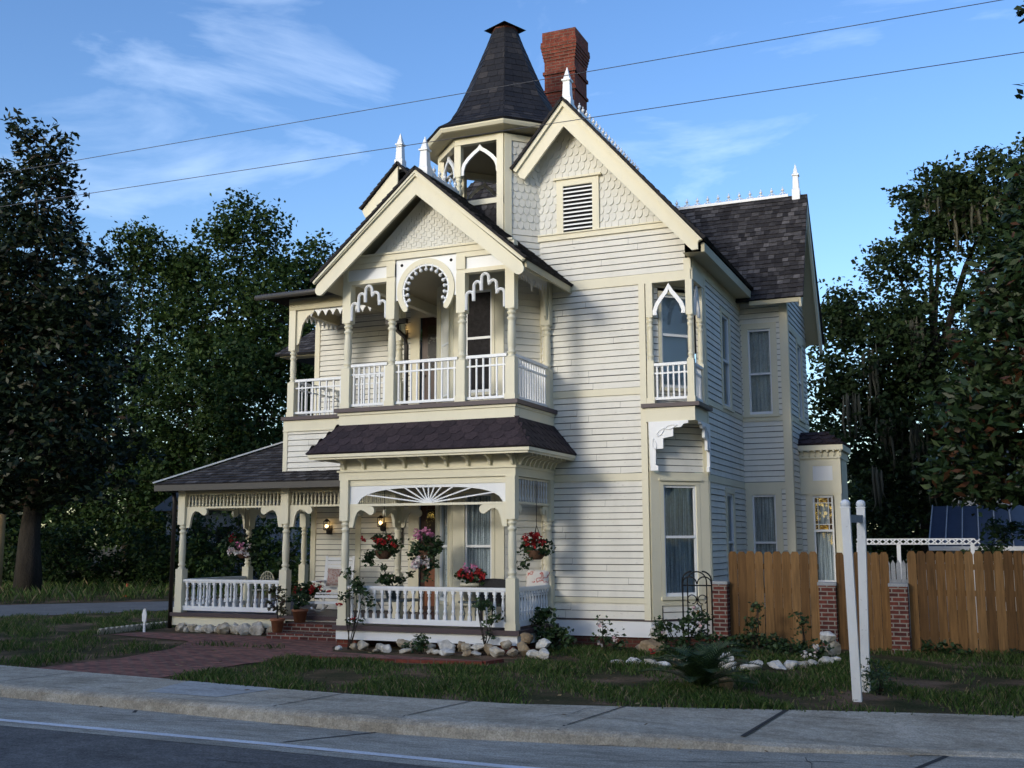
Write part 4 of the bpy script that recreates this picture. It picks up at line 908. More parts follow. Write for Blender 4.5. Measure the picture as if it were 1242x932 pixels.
mb = MB(); roof_slope(mb, (-13.22, 17.86, 6.72), (-10.45, 17.86, 6.72), (-13.22, 19.9, 7.22), (-10.45, 19.9, 7.22)); mb.quad((-13.3, 19.9, 7.2), (-11.6, 19.9, 7.2), (-11.6, 25.5, 7.3), (-13.3, 25.5, 7.3)); mb.quad((-13.22, 17.86, 6.68), (-13.22, 19.9, 6.68), (-13.22, 19.9, 7.21), (-13.22, 17.86, 6.71)); mb.build('porch_roof', 'shake', H)
mb = MB(); mb.tube([(-13.3, 17.82, 6.66), (-10.5, 17.82, 6.69)], .055, 8); mb.build('gutter', 'gutter', H)
mb = MB(); mb.box(-10.42, -9.98, 18.05, 18.15, 5.93, 6.02); mb.tube([(-10.2, 18.1, 5.93), (-10.18, 18.1, 5.80), (-10.02, 18.12, 5.66), (-10.0, 18.13, 5.5), (-10.0, 18.13, 4.1)], .045, 8); mb.build('downspout', 'darkmetal', H)
# wall lamps
for x, z, y in ((-11.45, 2.12, YL), (-12.75, 2.06, YL), (-10.98, 6.12, YL)):
    mb = MB(); mb.box(x - .05, x + .05, y - .05, y - .005, z - .12, z + .06); mb.tube([(x, y - .04, z - .08), (x, y - .14, z - .10), (x, y - .15, z - .02)], .012, 6); mb.lathe(x, y - .15, [(.045, z - .04), (.07, z - .03), (.075, z - .015)], 8); mb.lathe(x, y - .15, [(.08, z + .14), (.02, z + .20)], 8)
    for a in range(4): c, s = math.cos(R(45 + 90 * a)) * .065, math.sin(R(45 + 90 * a)) * .065; mb.tube([(x + c, y - .15 + s, z - .02), (x + c, y - .15 + s, z + .15)], .006, 4)
    l = mb.build('wall_lamp', 'darkmetal', H); mb = MB(); mb.ball((x, y - .15, z + .05), .034, 8); mb.build('bulb', 'bulb', l)
mb = MB(); mb.lathe(-10.95, 0, [(0, 0), (.1, 0)], 3)
# plaques on the wall beside the front door
part('wall_plaque', 'darkmetal', [(-11.15, -10.98, YL - .06, YL - .03, 1.75, 2.1)])
# front steps
st = MB(); st.box(-12.30, -10.36, 17.62, 18.13, -.05, .265); st.box(-12.42, -10.36, 17.28, 17.62, -.05, .11); st.build('brick_steps', 'pillarbrick', H)

# ------------------------------------------------------------------ ground, street, paths
def sheet(name, pts, mat, z=None):
    mb = MB(); mb.poly([(p[0], p[1], p[2] if len(p) > 2 else z) for p in pts], .5); return structure(mb.build(name, mat))
BK = [(-60, 17.0), (-24, 13.4), (-13.35, 12.09), (-9.93, 11.72), (-8.5, 11.52), (-7.0, 11.40), (-4.93, 11.40), (-3.5, 11.72), (-2.1, 12.10), (-.87, 12.37), (.24, 12.59), (8, 14.0), (60, 22)]
KB = [(-60, 15.2, 0), (-24, 11.85, 0), (-11.6, 10.51, 0), (-8.4, 10.26, 0), (-7.0, 10.12, 0), (-5.85, 10.05, 0), (-4.9, 10.05, 0), (-3.5, 10.24, -.015), (-1.95, 10.52, -.07), (-.5, 10.92, -.105), (.3, 11.1, -.11), (8, 12.4, -.11), (60, 20, -.11)]
RZ = -.135
# terrain behind the sidewalk, one sheet to the horizon
mb = MB(); F = [(a, b, 0) for a, b in BK]; mb.poly(F + [(400, 60, 0), (400, 420, 0), (-420, 420, 0), (-420, 60, 0)]); ground = structure(mb.build('ground', 'soil'))
mb = MB(); mb.poly([(-420, -300, RZ - .02), (420, -300, RZ - .02), (420, 60, RZ - .02), (-420, 60, RZ - .02)]); structure(mb.build('terrain', 'far'))
# sidewalk slab with rounded kerb
mb = MB(); k = len(BK)
def kerb(p, d, z): return (p[0], p[1] - d, p[2] + z)
rows = [[(a, b, .012) for a, b in BK], [kerb(p, -.16, .012 if p[2] > -.05 else .008) for p in KB], [kerb(p, -.02, .010) for p in KB], [kerb(p, .03, -.008) for p in KB], [kerb(p, .055, -.035 if p[2] > -.05 else -.012) for p in KB], [(p[0], p[1] - .085, RZ - .01) for p in KB]]
P = [p for r in rows for p in r]
mb.add(P, [(i * k + j, i * k + j + 1, (i + 1) * k + j + 1, (i + 1) * k + j) for i in range(len(rows) - 1) for j in range(k - 1)], .5); structure(mb.build('sidewalk', 'concrete'))
# new patch of concrete and the joints
def lerp_line(L, x):
    for p, q in zip(L, L[1:]):
        if p[0] <= x <= q[0]:
            t = (x - p[0]) / (q[0] - p[0]); return [p[i] + (q[i] - p[i]) * t for i in range(1, len(p))]
def walk(x, t):
    """point on the slab between back edge (t=0) and kerb (t=1)"""
    b = lerp_line(BK, x)[0]; f = lerp_line(KB, x); return (x, b + (f[0] + .18 - b) * t, .016 + (f[1] * t if t > .5 else 0))
mb = MB(); mb.poly([walk(-9.55, .02), walk(-8.05, .02), walk(-8.25, .86), walk(-9.35, .90)], .5); structure(mb.build('sidewalk_patch', 'newconcrete'))
mb = MB()
for x in (-22, -19, -16, -13.6, -11.6, -7.05, -5.4, -3.7, -2.05, .9, 3):
    w = .022 if x == -2.05 else .010
    A = [walk(x - w, 0), walk(x + w, 0), walk(x + w - .18, 1), walk(x - w - .18, 1)]; mb.poly([(p[0], p[1], p[2] + .003) for p in A])
    f = lerp_line(KB, x - .2); q = (x - .2, f[0])
    if x < -3: mb.poly([(q[0] - w, q[1] + .16, f[1] + .016), (q[0] + w, q[1] + .16, f[1] + .016), (q[0] + w, q[1] - .034, f[1] - .004), (q[0] - w, q[1] - .034, f[1] - .004)])
structure(mb.build('sidewalk_joints', 'joint'))
mb = MB(); mb.poly([(p[0], p[1] - .06, RZ) for p in KB] + [(60, 6, RZ), (60, -7.2, RZ), (-60, -7.2, RZ), (-60, 6, RZ)], .5); structure(mb.build('road', 'asphalt'))
mb = MB(); LN = [(-60, 12.9), (-24, 10.25), (-9.98, 9.09), (-6.4, 9.02), (-4.0, 8.92), (.5, 9.0), (8, 9.6), (60, 17)]
mb.poly([(p[0], p[1] - .07, RZ + .004) for p in KB] + [(a, b - .25, RZ + .004) for a, b in LN[::-1]], .5); structure(mb.build('road_shoulder', 'pan'))
mb = MB(); mb.strip(V((0, 0, RZ + .008)), X, Y, Z, [(a, b - .055) for a, b in LN], [(a, b + .055) for a, b in LN], 0, .001); structure(mb.build('road_line', 'line'))
mb = MB(); z = RZ + .0075
for a, b, w in (((-5.75, 10.05), (-6.35, 9.15), .018), ((-.45, 10.85), (-.75, 9.9), .025), ((-3.5, 10.15), (-.45, 10.85), .008), ((-9.1, 10.2), (-9.0, 10.05), .02)):
    a, b = V((*a, z)), V((*b, z)); d = (b - a).normalized(); s = V((-d.y, d.x, 0)) * w; mb.quad(a - s, a + s, b + s, b - s)
structure(mb.build('road_joints', 'joint'))
mb = MB(); rc = random.Random(11)
for (cx, cy), (dx, dy), nn, zz in (((-8.6, 9.7), (.16, .02), 16, RZ + .0078), ((-3.2, 9.5), (.15, .05), 12, RZ + .0078), ((-6.5, 8.2), (.14, -.01), 22, RZ + .0035), ((-1.6, 10.3), (.05, -.10), 9, RZ + .0078), ((-4.3, 10.6), (.05, .13), 7, .0185), ((-10.9, 10.9), (.12, .05), 8, .0185), ((-.6, 11.7), (.14, .02), 9, .0)):
    p = V((cx, cy, zz))
    for k in range(nn):
        q = p + V((dx + rc.gauss(0, .03), dy + rc.gauss(0, .04), 0)); d = (q - p).normalized(); sd = V((-d.y, d.x, 0)) * rc.uniform(.003, .007); mb.quad(p - sd, p + sd, q + sd, q - sd); p = q
structure(mb.build('pavement_cracks', 'joint'))
g = np.random.default_rng(21); n = 420; px_ = g.uniform(-14, 2.5, n); py_ = g.uniform(9.9, 16.5, n); keep = np.array([(y > lerp_line(BK, x)[0] or (abs(y - lerp_line(KB, x)[0] + .15) < .14) or g.random() < .05) for x, y in zip(px_, py_)]); px_, py_ = px_[keep], py_[keep]
pz = np.array([.03 if y > lerp_line(BK, x)[0] else (.022 if y > lerp_line(KB, x)[0] else RZ + .015) for x, y in zip(px_, py_)])
lv = leaf_verts(np.stack([px_, py_, pz], 1), .07, 1.8).reshape(-1, 4, 3); lv[:, :, 2] = pz[:, None] + (lv[:, :, 2] - pz[:, None]) * .25
M['deadleaf'] = rnd_mat('dry fallen leaf', [(0, (.10, .055, .025)), (.6, (.20, .13, .06)), (1, (.30, .23, .12))], .8, .2)
o = link('fallen_leaves', np_mesh('fallen_leaves', lv.reshape(-1, 3), 4, g.random(len(px_)), 'deadleaf')); o['kind'] = 'stuff'; o['label'] = 'dry fallen leaves scattered on the lawn and gutter'; o['category'] = 'leaves'
# brick walk
sheet('brick_path', [(-12.6, 12.0), (-10.15, 11.76), (-10.15, 13.6), (-9.8, 14.5), (-6.85, 14.82), (-6.75, 15.25), (-9.9, 15.6), (-10.36, 16.3), (-10.36, 17.62), (-15.6, 17.62), (-15.8, 16.9), (-13.4, 16.3), (-12.7, 15.0), (-12.45, 13.6)], 'pathbrick', .010)
mb = MB()
for (xa, ya), (xb2, yb2) in (((-9.8, 14.5), (-8.3, 14.62)), ((-8.3, 14.62), (-6.85, 14.82)), ((-6.85, 14.82), (-6.75, 15.25))): mb.beam((xa, ya, .02), (xb2, yb2, .02), .11, .07)
structure(mb.build('brick_edging', 'brick'))
sheet('garden_path', [(-6.6, 14.6), (-4.6, 14.9), (-2.6, 14.9), (-1.4, 15.6), (-1.6, 16.0), (-2.8, 15.25), (-4.8, 15.25), (-6.7, 15.0)], 'soil', .004)
# side street on the left
sheet('side_street', [(-62, -18, .006), (-58, -20, .006)] if False else [(-25.5, 13.55), (-23.6, 17.2), (-19.9, 23.4), (-10, 40), (-14, 42), (-22.7, 27.2), (-26.5, 23.3), (-30.5, 14.05)], 'sidestreet', .008)

# ------------------------------------------------------------------ grass (blades)
def grass(name, n, xr, yr, ok, h=(.05, .12), seed=1):
    g = np.random.default_rng(seed)
    p = np.stack([g.uniform(*xr, n), g.uniform(*yr, n)], 1)
    f = np.sin(p[:, 0] * 1.9 + 1.3 * np.sin(p[:, 1] * 1.1)) + np.sin(p[:, 1] * 2.7 + 1.7 * np.sin(p[:, 0] * .8 + 2)) + .9 * np.sin(p[:, 0] * 4.3 + p[:, 1] * 3.1)
    keep = (f > g.uniform(-1.5, 1.5, n)) & np.array([ok(a, b) for a, b in p]); p = p[keep]; f = f[keep]; n = len(p)
    a = g.uniform(0, 2 * np.pi, n); hh = g.uniform(*h, n) * (1 + .25 * np.clip(f, -1, 2)); w = g.uniform(.004, .010, n)
    ln = g.uniform(.2, .8, n) * hh; la = g.uniform(0, 2 * np.pi, n)
    b = np.stack([p[:, 0], p[:, 1], np.zeros(n)], 1); d = np.stack([np.cos(a) * w, np.sin(a) * w, np.zeros(n)], 1)
    l = np.stack([np.cos(la) * ln, np.sin(la) * ln, np.zeros(n)], 1); up = np.stack([np.zeros(n), np.zeros(n), hh], 1)
    v = np.stack([b - d, b + d, b + d * .6 + l * .4 + up * .6, b + l + up], 1).reshape(-1, 3)
    o = link(name, np_mesh(name, v, 4, g.random(n), 'grass')); o['kind'] = 'stuff'; o['label'] = 'short patchy green lawn grass'; o['category'] = 'grass'; return o
def by(x): return lerp_line(BK, x)[0]
def in_path(x, y): return (-12.75 < x < -10.0 and y < 15.6) or (-15.9 < x < -9.7 and y > 15.9) or (x < -6.7 and x > -10.4 and y > 14.45)
grass('grass', 95000, (-9.9, -2.0), (11.4, 18.0), lambda x, y: y > by(x) + .02 - .1 * random.random() and not in_path(x, y) and not (x < -4.2 and y > 17.6) and not (y > 14.55 and y < 15.2 and x > -6.6 and random.random() < .6), (.03, .085), 3)
grass('grass', 60000, (-2.2, 4.5), (12.0, 18.9), lambda x, y: y > by(x) - .1 * random.random(), (.03, .09), 4)
grass('grass', 85000, (-24, -11.0), (11.6, 24), lambda x, y: y > by(x) - .1 * random.random() and not in_path(x, y) and (x + 23.9) * 1.68 > (y - 16.6) and not (x > -15.5 and y > 18), (.035, .10), 5)
grass('grass', 30000, (-46, -20), (22, 40), lambda x, y: (x + 26.5) * 1.68 < (y - 23.5), (.15, .35), 6)

# ------------------------------------------------------------------ stones
def rock(loc, size, tone, seed, name='rock', sub=3):
    import bmesh
    bm = bmesh.new(); bmesh.ops.create_icosphere(bm, subdivisions=sub, radius=1); r = random.Random(seed)
    dirs = [(V((r.gauss(0, 1), r.gauss(0, 1), r.gauss(0, 1))).normalized(), r.uniform(.55, .92)) for _ in range(24)]; ph = [r.uniform(0, 6) for _ in range(6)]
    for v in bm.verts:
        c = v.co.copy(); k = 1
        for d, l in dirs:
            t = c.dot(d)
            if t > l: c -= d * (t - l) * .97
        c *= 1 + .09 * math.sin(c.x * 5 + ph[0]) * math.sin(c.y * 6 + ph[1]) + .04 * math.sin(c.z * 9 + ph[2] + c.x * 7) + .045 * math.sin(c.y * 17 + ph[3]) * math.sin(c.x * 19 + ph[4])
        v.co = V((c.x * size[0], c.y * size[1], c.z * size[2]))
    rot = Matrix.Rotation(r.uniform(-.5, .5), 3, 'Z') @ Matrix.Rotation(r.uniform(-.25, .25), 3, 'Y')
    for v in bm.verts: v.co = rot @ v.co
    me = bpy.data.meshes.new(name); bm.to_mesh(me); bm.free()
    at = me.attributes.new('rnd', 'FLOAT', 'FACE'); at.data.foreach_set('value', [min(1, max(0, tone + .10 * math.sin(p.center.x / size[0] * 3 + ph[5]) + r.uniform(-.04, .04))) for p in me.polygons])
    me.polygons.foreach_set('use_smooth', [False] * len(me.polygons)); me.materials.append(M['rock'])
    return link(name, me, None, loc)
def tone_word(t): return 'brown' if t < .3 else 'tan' if t < .52 else 'cream' if t < .78 else 'white'
def size_word(s): return 'small' if s < .11 else 'medium' if s < .17 else 'large'
def rocks(spots, where, group, seed):
    spots = sorted(spots, key=lambda s: s[0][0]); n = len(spots)
    for i, (loc, size, tone) in enumerate(spots):
        o = rock(loc, size, tone, seed + i)
        tag(o, f'{size_word(size[0])} {tone_word(tone)} rock, {ORD[i]} from left {where}', 'rock', group)
rr = random.Random(5)
heap = [((-9.85, 16.15, .05), (.13, .10, .08), .45), ((-9.60, 16.05, .07), (.14, .12, .12), .5), ((-9.35, 16.18, .06), (.13, .11, .10), .6), ((-9.1, 15.95, .05), (.16, .12, .10), .9), ((-8.95, 16.2, .12), (.15, .12, .11), .5),
        ((-8.72, 15.9, .04), (.18, .11, .07), .72), ((-8.7, 16.15, .13), (.13, .12, .10), .62), ((-8.45, 16.2, .06), (.14, .12, .11), .42), ((-8.1, 16.08, .12), (.19, .10, .13), .98), ((-8.15, 15.85, .05), (.15, .10, .06), .6), ((-7.95, 15.85, .05), (.18, .11, .09), .95),
        ((-7.86, 16.2, .12), (.11, .11, .12), .4), ((-7.7, 16.05, .10), (.12, .11, .11), .55), ((-7.62, 15.88, .04), (.11, .09, .07), .35), ((-7.5, 16.1, .13), (.17, .11, .08), .92), ((-7.48, 15.92, .04), (.14, .11, .07), .7), ((-7.3, 16.05, .10), (.14, .12, .14), .28), ((-7.12, 15.9, .08), (.19, .13, .13), .62), ((-7.08, 16.15, .17), (.13, .1, .10), .45),
        ((-6.88, 15.95, .07), (.12, .11, .09), .5), ((-6.75, 16.12, .12), (.16, .13, .15), .25), ((-6.72, 16.2, .28), (.17, .12, .12), .12), ((-6.50, 15.95, .06), (.15, .13, .10), .85), ((-6.42, 16.05, .20), (.18, .13, .11), .95), ((-6.32, 15.9, .07), (.14, .12, .12), .9), ((-10.05, 16.0, .03), (.09, .08, .06), .95), ((-8.3, 15.98, .04), (.10, .09, .07), .66), ((-9.25, 15.86, .03), (.09, .09, .05), .38)]
heap = [(l, tuple(k * .88 for k in z_), t_) for l, z_, t_ in heap]
rocks(heap, 'in the heap below the front porch skirt', 'rocks heaped under the front porch', 100)
row = []
xs = -15.05
while xs < -12.55:
    s = rr.uniform(.08, .16) if xs < -14 else rr.uniform(.11, .20); row.append(((xs, 17.98 + rr.uniform(-.06, .1), s * .55), (s, s * .85, s * .85), rr.choice([.6, .7, .9, .95, .5]))); xs += s * 1.35
rocks(row, 'along the base of the left porch', 'rocks along the left porch base', 200)
bord = [((-5.02, 15.50, .04), (.15, .11, .07), .8), ((-4.80, 15.52, .05), (.16, .12, .09), .9), ((-4.55, 15.58, .05), (.16, .13, .09), .62), ((-4.34, 15.55, .04), (.14, .10, .06), .85), ((-4.15, 15.66, .06), (.15, .12, .09), .35), ((-3.95, 15.58, .06), (.15, .12, .08), .9),
        ((-3.42, 15.45, .08), (.14, .12, .18), .98), ((-3.10, 15.62, .06), (.21, .12, .09), .9), ((-2.80, 15.85, .05), (.15, .11, .08), .97), ((-2.62, 15.98, .06), (.13, .10, .09), .92), ((-2.52, 16.12, .04), (.14, .11, .07), .42), ((-2.36, 16.22, .05), (.15, .12, .07), .62), ((-2.22, 16.5, .06), (.14, .13, .10), .7), ((-2.12, 16.75, .06), (.14, .11, .08), .85)]
rocks(bord, 'in the border of the garden bed', 'stones edging the garden bed', 300)
tag(rock((-5.05, 17.35, .10), (.34, .22, .16), .33, 401), 'wide brown and cream rock by the wall at the cut corner of the house', 'rock', 'loose garden rocks')
tag(rock((-5.0, 17.5, .30), (.17, .14, .13), .93, 402), 'pale rock stacked on top of the wide brown rock by the wall', 'rock', 'loose garden rocks')
tag(rock((-2.28, 17.6, .12), (.16, .13, .17), .55, 403), 'upright grey tan rock standing before the middle brick pillar', 'rock', 'loose garden rocks')
tag(rock((-2.32, 17.5, .34), (.14, .11, .12), .95, 404), 'white pointed rock stacked on the grey tan rock before the brick pillar', 'rock', 'loose garden rocks')
tag(rock((-2.98, 13.35, .08), (.12, .10, .14), .30, 405), 'grey rock on the ground at the foot of the dark palm', 'rock', 'loose garden rocks')

# ------------------------------------------------------------------ cedar fence and brick pillars
YF = 18.85
pil = None
for i, (x, lab) in enumerate(((-4.24, 'red brick fence pillar with pale cap next to the house wall'), (-2.47, 'red brick fence pillar between two brown fence panels, behind the upright rocks'), (-1.355, 'red brick fence pillar farthest from the house, right of the narrow fence panel'))):
    if pil is None:
        pil = thing('brick_pillar', lab, 'pillar', (x, YF, 0), 'brick fence pillars')
        mb = MB(); mb.box(-.135, .135, -.135, .135, -.1, 1.05); mb.build('brick_shaft', 'pillarbrick', pil, local=True)
        mb = MB(); mb.box(-.15, .15, -.15, .15, 1.05, 1.10); mb.build('cap', 'greyboard', pil, local=True)
    else: copy_tree(pil, (x, YF + .1 * (i == 1), 0), 0, lab)
def fence_panel(x0, x1, z1, lab, y=YF + .06, split=()):
    t = thing('fence_panel', lab, 'fence', ((x0 + x1) / 2, y, 0), 'cedar fence panels'); w = .143; n = round((x1 - x0) / w); w = (x1 - x0) / n; mb = MB()
    for i in range(n):
        a = x0 + i * w + .0022; b = x0 + (i + 1) * w - .0022 - (random.uniform(.004, .008) if random.random() < .12 else random.uniform(0, .001)); top = z1 + random.uniform(-.007, .008); y0 = y + random.uniform(-.009, .009)
        mb.prism(V((0, y0, 0)), X, Z, Y, [(a, .02), (b, .02), (b, top - .05), (b - .03, top), (a + .03, top), (a, top - .05)], 0, .017)
    mb.build('board_panel', 'fence', t)
    for z in (.3, .95, z1 - .25): mb = MB(); mb.box(x0, x1, y + .024, y + .065, z - .045, z + .045); mb.build('back_rail', 'fence', t)
fence_panel(-4.10, -2.61, 1.60, 'brown cedar fence panel between the house and the middle brick pillar')
fence_panel(-2.33, -1.495, 1.59, 'narrow brown cedar fence panel behind the white leaning posts')
fence_panel(-1.21, 3.6, 1.61, 'long brown cedar fence panel on the right, running under the magnolia')
# ------------------------------------------------------------------ white leaning posts
t = thing('post_frame', 'two white wooden posts, one leaning, joined by a top rail, beside the sidewalk', 'post frame', (-1.44, 13.5, 0))
def cap(mb, p, w):
    mb.box(p[0] - w, p[0] + w, p[1] - w, p[1] + w, p[2], p[2] + .015); mb.lathe(p[0], p[1], [(w * .7, p[2] + .015), (w * 1.0, p[2] + .03), (w * 1.0, p[2] + .065), (w * .7, p[2] + .09), (.004, p[2] + .10)], 10)
a0, a1 = V((-1.44, 13.1, -.02)), V((-1.475, 13.1, 2.15)); b0, b1 = V((-1.43, 13.95, -.02)), V((-1.39, 13.95, 2.17))
for p, q in ((a0, a1), (b0, b1)):
    mb = MB(); mb.beam(p, q, .098, .098, (0, 1, 0)); o = mb.build('post', 'postpaint', t); mb = MB(); cap(mb, q, .055); mb.build('post_cap', 'white', o)
mb = MB(); mb.beam(a1 + V((.0, .04, -.12)), b1 + V((0, -.04, -.13)), .045, .09); mb.build('top_rail', 'greyboard', t)
# ------------------------------------------------------------------ iron trellis
t = thing('iron_trellis', 'black wrought iron trellis with three rounded arches against the house corner', 'trellis', (-4.29, 17.4, 0)); mb = MB(); x0 = -4.29; yt = 17.4
def ip(u, z): return (x0 + u, yt, z)
def arc(cx, cz, r, a0, a1, n=14): return [ip(cx + r * math.cos(R(a0 + (a1 - a0) * i / n)), cz + r * math.sin(R(a0 + (a1 - a0) * i / n))) for i in range(n + 1)]
for s in (-1, 1):
    mb.tube([ip(s * .235, 0), ip(s * .235, 1.15)] + arc(s * .085, 1.15, .15, 0 if s > 0 else 180, 90, 8), .013, 6)
    mb.tube([ip(s * .155, 0), ip(s * .155, 1.06)] + arc(0, 1.14, .155, 0 if s > 0 else 180, 90, 8), .011, 6); mb.tube(arc(s * .12, 1.10, .115, 0, 180), .011, 6)
    for z in (.44, .86): mb.tube(arc(s * .085, z, .07, 270 if s > 0 else 270, -60 if s > 0 else 600, 16), .009, 5)
    mb.tube([ip(0, .80), ip(s * .07, .72), ip(s * .075, .64), ip(0, .55), ip(s * .06, .48), ip(s * .02, .40), ip(s * .14, .34)], .009, 5)
    mb.tube([ip(s * .14, .34), ip(s * .08, .26), ip(0, .22)], .009, 5)
mb.tube([ip(-.235, 1.08), ip(.235, 1.08)], .011, 6); mb.tube([ip(-.155, .34), ip(.155, .34)], .010, 6); mb.tube([ip(0, 1.08), ip(0, .8)], .009, 5)
mb.build('iron_frame', 'iron', t)
mb = MB(); mb.prism(V((x0, yt, .66)), X, Z, Y, [(.02 * math.cos(R(a)), .035 * math.sin(R(a))) for a in range(0, 360, 30)], -.01, .01); mb.build('ornament', 'amber', t)
# ------------------------------------------------------------------ pergola, picket and neighbours on the right
t = thing('pergola', 'white lattice topped pergola behind the cedar fence', 'pergola', (-1.2, 22, 0)); mb = MB()
for y in (22, 22.9):
    for z in (1.712, 1.805): mb.beam((-2.3, y, z), (-.22, y, z), .03, .022)
for i in range(18):
    x = -2.3 + i * .122; mb.beam((x, 21.975, 1.715), (x + .10, 21.975, 1.80), .012, .026); mb.beam((x + .10, 21.99, 1.715), (x, 21.99, 1.80), .012, .022)
mb.build('lattice_beam', 'white', t)
for x in (-1.545, -.26, -2.27): mb = MB(); mb.beam((x, 22.03, 0), (x, 22.03, 1.70), .07, .07, (0, 1, 0)); mb.build('post', 'white', t)
mb = MB()
for i in range(16): x = -2.0 + i * .09; mb.prism(V((0, 21.2, 0)), X, Z, Y, [(x, .05), (x + .075, .05), (x + .075, 1.36), (x + .04, 1.43), (x, 1.36)], 0, .02)
mb.box(-2.0, -.55, 21.22, 21.26, 1.0, 1.08); tag(mb.build('picket_fence', 'greyboard'), 'pale grey picket fence seen over the low brick pillar behind the gap', 'fence')
t = thing('blue_roofed_house', 'low house with blue standing seam metal roof behind the cedar fence on the right', 'house', (2, 33, 0))
mb = MB(); A, B, C, D = V((-1.4, 30.4, 1.62)), V((9, 30.4, 1.62)), V((9, 34, 2.75)), V((-1.4, 34, 2.75)); mb.quad(A, B, C, D); mb.quad(C, D, V((-1.4, 38, 1.6)), V((9, 38, 1.6)))
for i in range(27):
    mb.cur = 1; x = i / 26; p, q = A.lerp(B, x), D.lerp(C, x); mb.beam(p + Z * .015, q + Z * .015, .028, .05)
mb.build('roof', ['blueroof', 'greyboard'], t); mb = MB(); mb.box(-1.0, 8.6, 30.9, 37.5, -.1, 1.66); w = mb.build('wall', 'greywall', t); mb = MB(); mb.box(-1.4, 9, 30.36, 30.40, 1.52, 1.63); mb.build('gutter', 'white', t)
mb = MB(); mb.box(2.4, 3.4, 30.86, 30.9, .5, 1.3); mb.build('window', 'dark', t)
t = thing('pale_house', 'pale grey house wall glimpsed between the dark trees on the right', 'house', (2, 48, 0)); mb = MB(); mb.box(-2.5, 9, 48, 56, -.1, 4.0); mb.build('wall', 'greywall', t); mb = MB(); mb.prism(V((-3, 0, 0)), Y, Z, X, [(47.5, 3.9), (52, 6.2), (56.5, 3.9)], 0, 12.5); mb.build('roof', 'gutter', t); mb = MB(); mb.box(0, 1, 47.96, 48, 1.2, 2.6); mb.build('window', 'dark', t)
t = thing('blue_grey_house', 'blue grey house glimpsed through the dark left porch', 'house', (-27, 37, 0)); mb = MB(); mb.box(-31, -24.6, 36, 42, -.1, 3.1); mb.build('wall', 'bluewall', t); mb = MB(); mb.prism(V((-31.4, 0, 0)), Y, Z, X, [(35.5, 3.05), (39, 5.0), (42.5, 3.05)], 0, 7.2); mb.build('roof', 'gutter', t)
for x in (-29.6, -28.4, -27.0): mb = MB(); mb.box(x, x + .7, 35.95, 36, 1.0, 2.4); mb.build('window', 'dark', t)

# ------------------------------------------------------------------ trees
def trunk(name, parent, base, top, r0, r1, limbs, mat='bark', bend=.3, twigs=()):
    mb = MB(); b, tp = V(base), V(top); rr = random.Random(int(abs(base[0] * 100)))
    pth = [b.lerp(tp, i / 6) + V((rr.uniform(-bend, bend), rr.uniform(-bend, bend), 0)) * (math.sin(i / 6 * math.pi)) * .6 for i in range(7)]
    rad = [r0 * 1.5, r0 * 1.05] + [r0 + (r1 - r0) * i / 6 for i in range(2, 7)]
    mb.tube(pth, rad, 10)
    for c in limbs:
        c = V(c); s = pth[rr.randint(2, 5)]; m = s.lerp(c, .5) + V((0, 0, (c - s).length * .08)); mb.tube([s, m, c], [r1 * .75, r1 * .45, r1 * .12], 6)
    for o, m_, e in twigs: mb.tube([o, m_, e], [r1 * .36, r1 * .22, r1 * .08], 4)
    return mb.build(name, mat, parent)
def tree(name, label, cat, base, blobs, n, size, mat, clump, per=40, aspect=1.9, r0=.3, top=None, group=None, droop=0., moss=None, shell=.5):
    t = thing(name, label, cat, base, group); tp = top or (base[0], base[1], max(b[0][2] for b in blobs) * .8)
    c = clump_points(blobs, n, clump, per, shell); tw = []; rt = random.Random(len(c))
    for k in range(90):
        e = V(c[rt.randrange(len(c))]); bb = min(blobs, key=lambda q: (V(q[0]) - e).length); o = V(bb[0]).lerp(e, .25); tw.append((o, o.lerp(e, .55) + V((rt.gauss(0, .12), rt.gauss(0, .12), rt.gauss(0, .12))), e))
    trunk('trunk', t, base, tp, r0, r0 * .35, [b[0] for b in blobs], twigs=tw)
    me = np_mesh('crown', leaf_verts(c, size, aspect, None, droop), 4, np.clip(rng.normal(.5, .25, len(c)) + np.repeat(rng.normal(0, .12, len(c) // 20 + 1), 20)[:len(c)], 0, 1), mat)
    link('crown', me, t)
    if moss:
        mb = MB(); rm = random.Random(3)
        for x, y, z, L, w in moss:
            for k in range(int(14 * w / .3)):
                px, py, l = x + rm.gauss(0, w * .5), y + rm.gauss(0, w * .5), L * rm.uniform(.35, 1); pth = [(px + rm.gauss(0, .05) * i / 4, py, z - l * i / 4 + rm.gauss(0, .05)) for i in range(5)]
                mb.tube(pth, [.02, .05, .045, .03, .008], 4)
        mb.build('spanish_moss', 'moss', t)
    return t
def B(x, y, z, a, b=None, c=None): return ((x, y, z), (a, b or a, c or a))
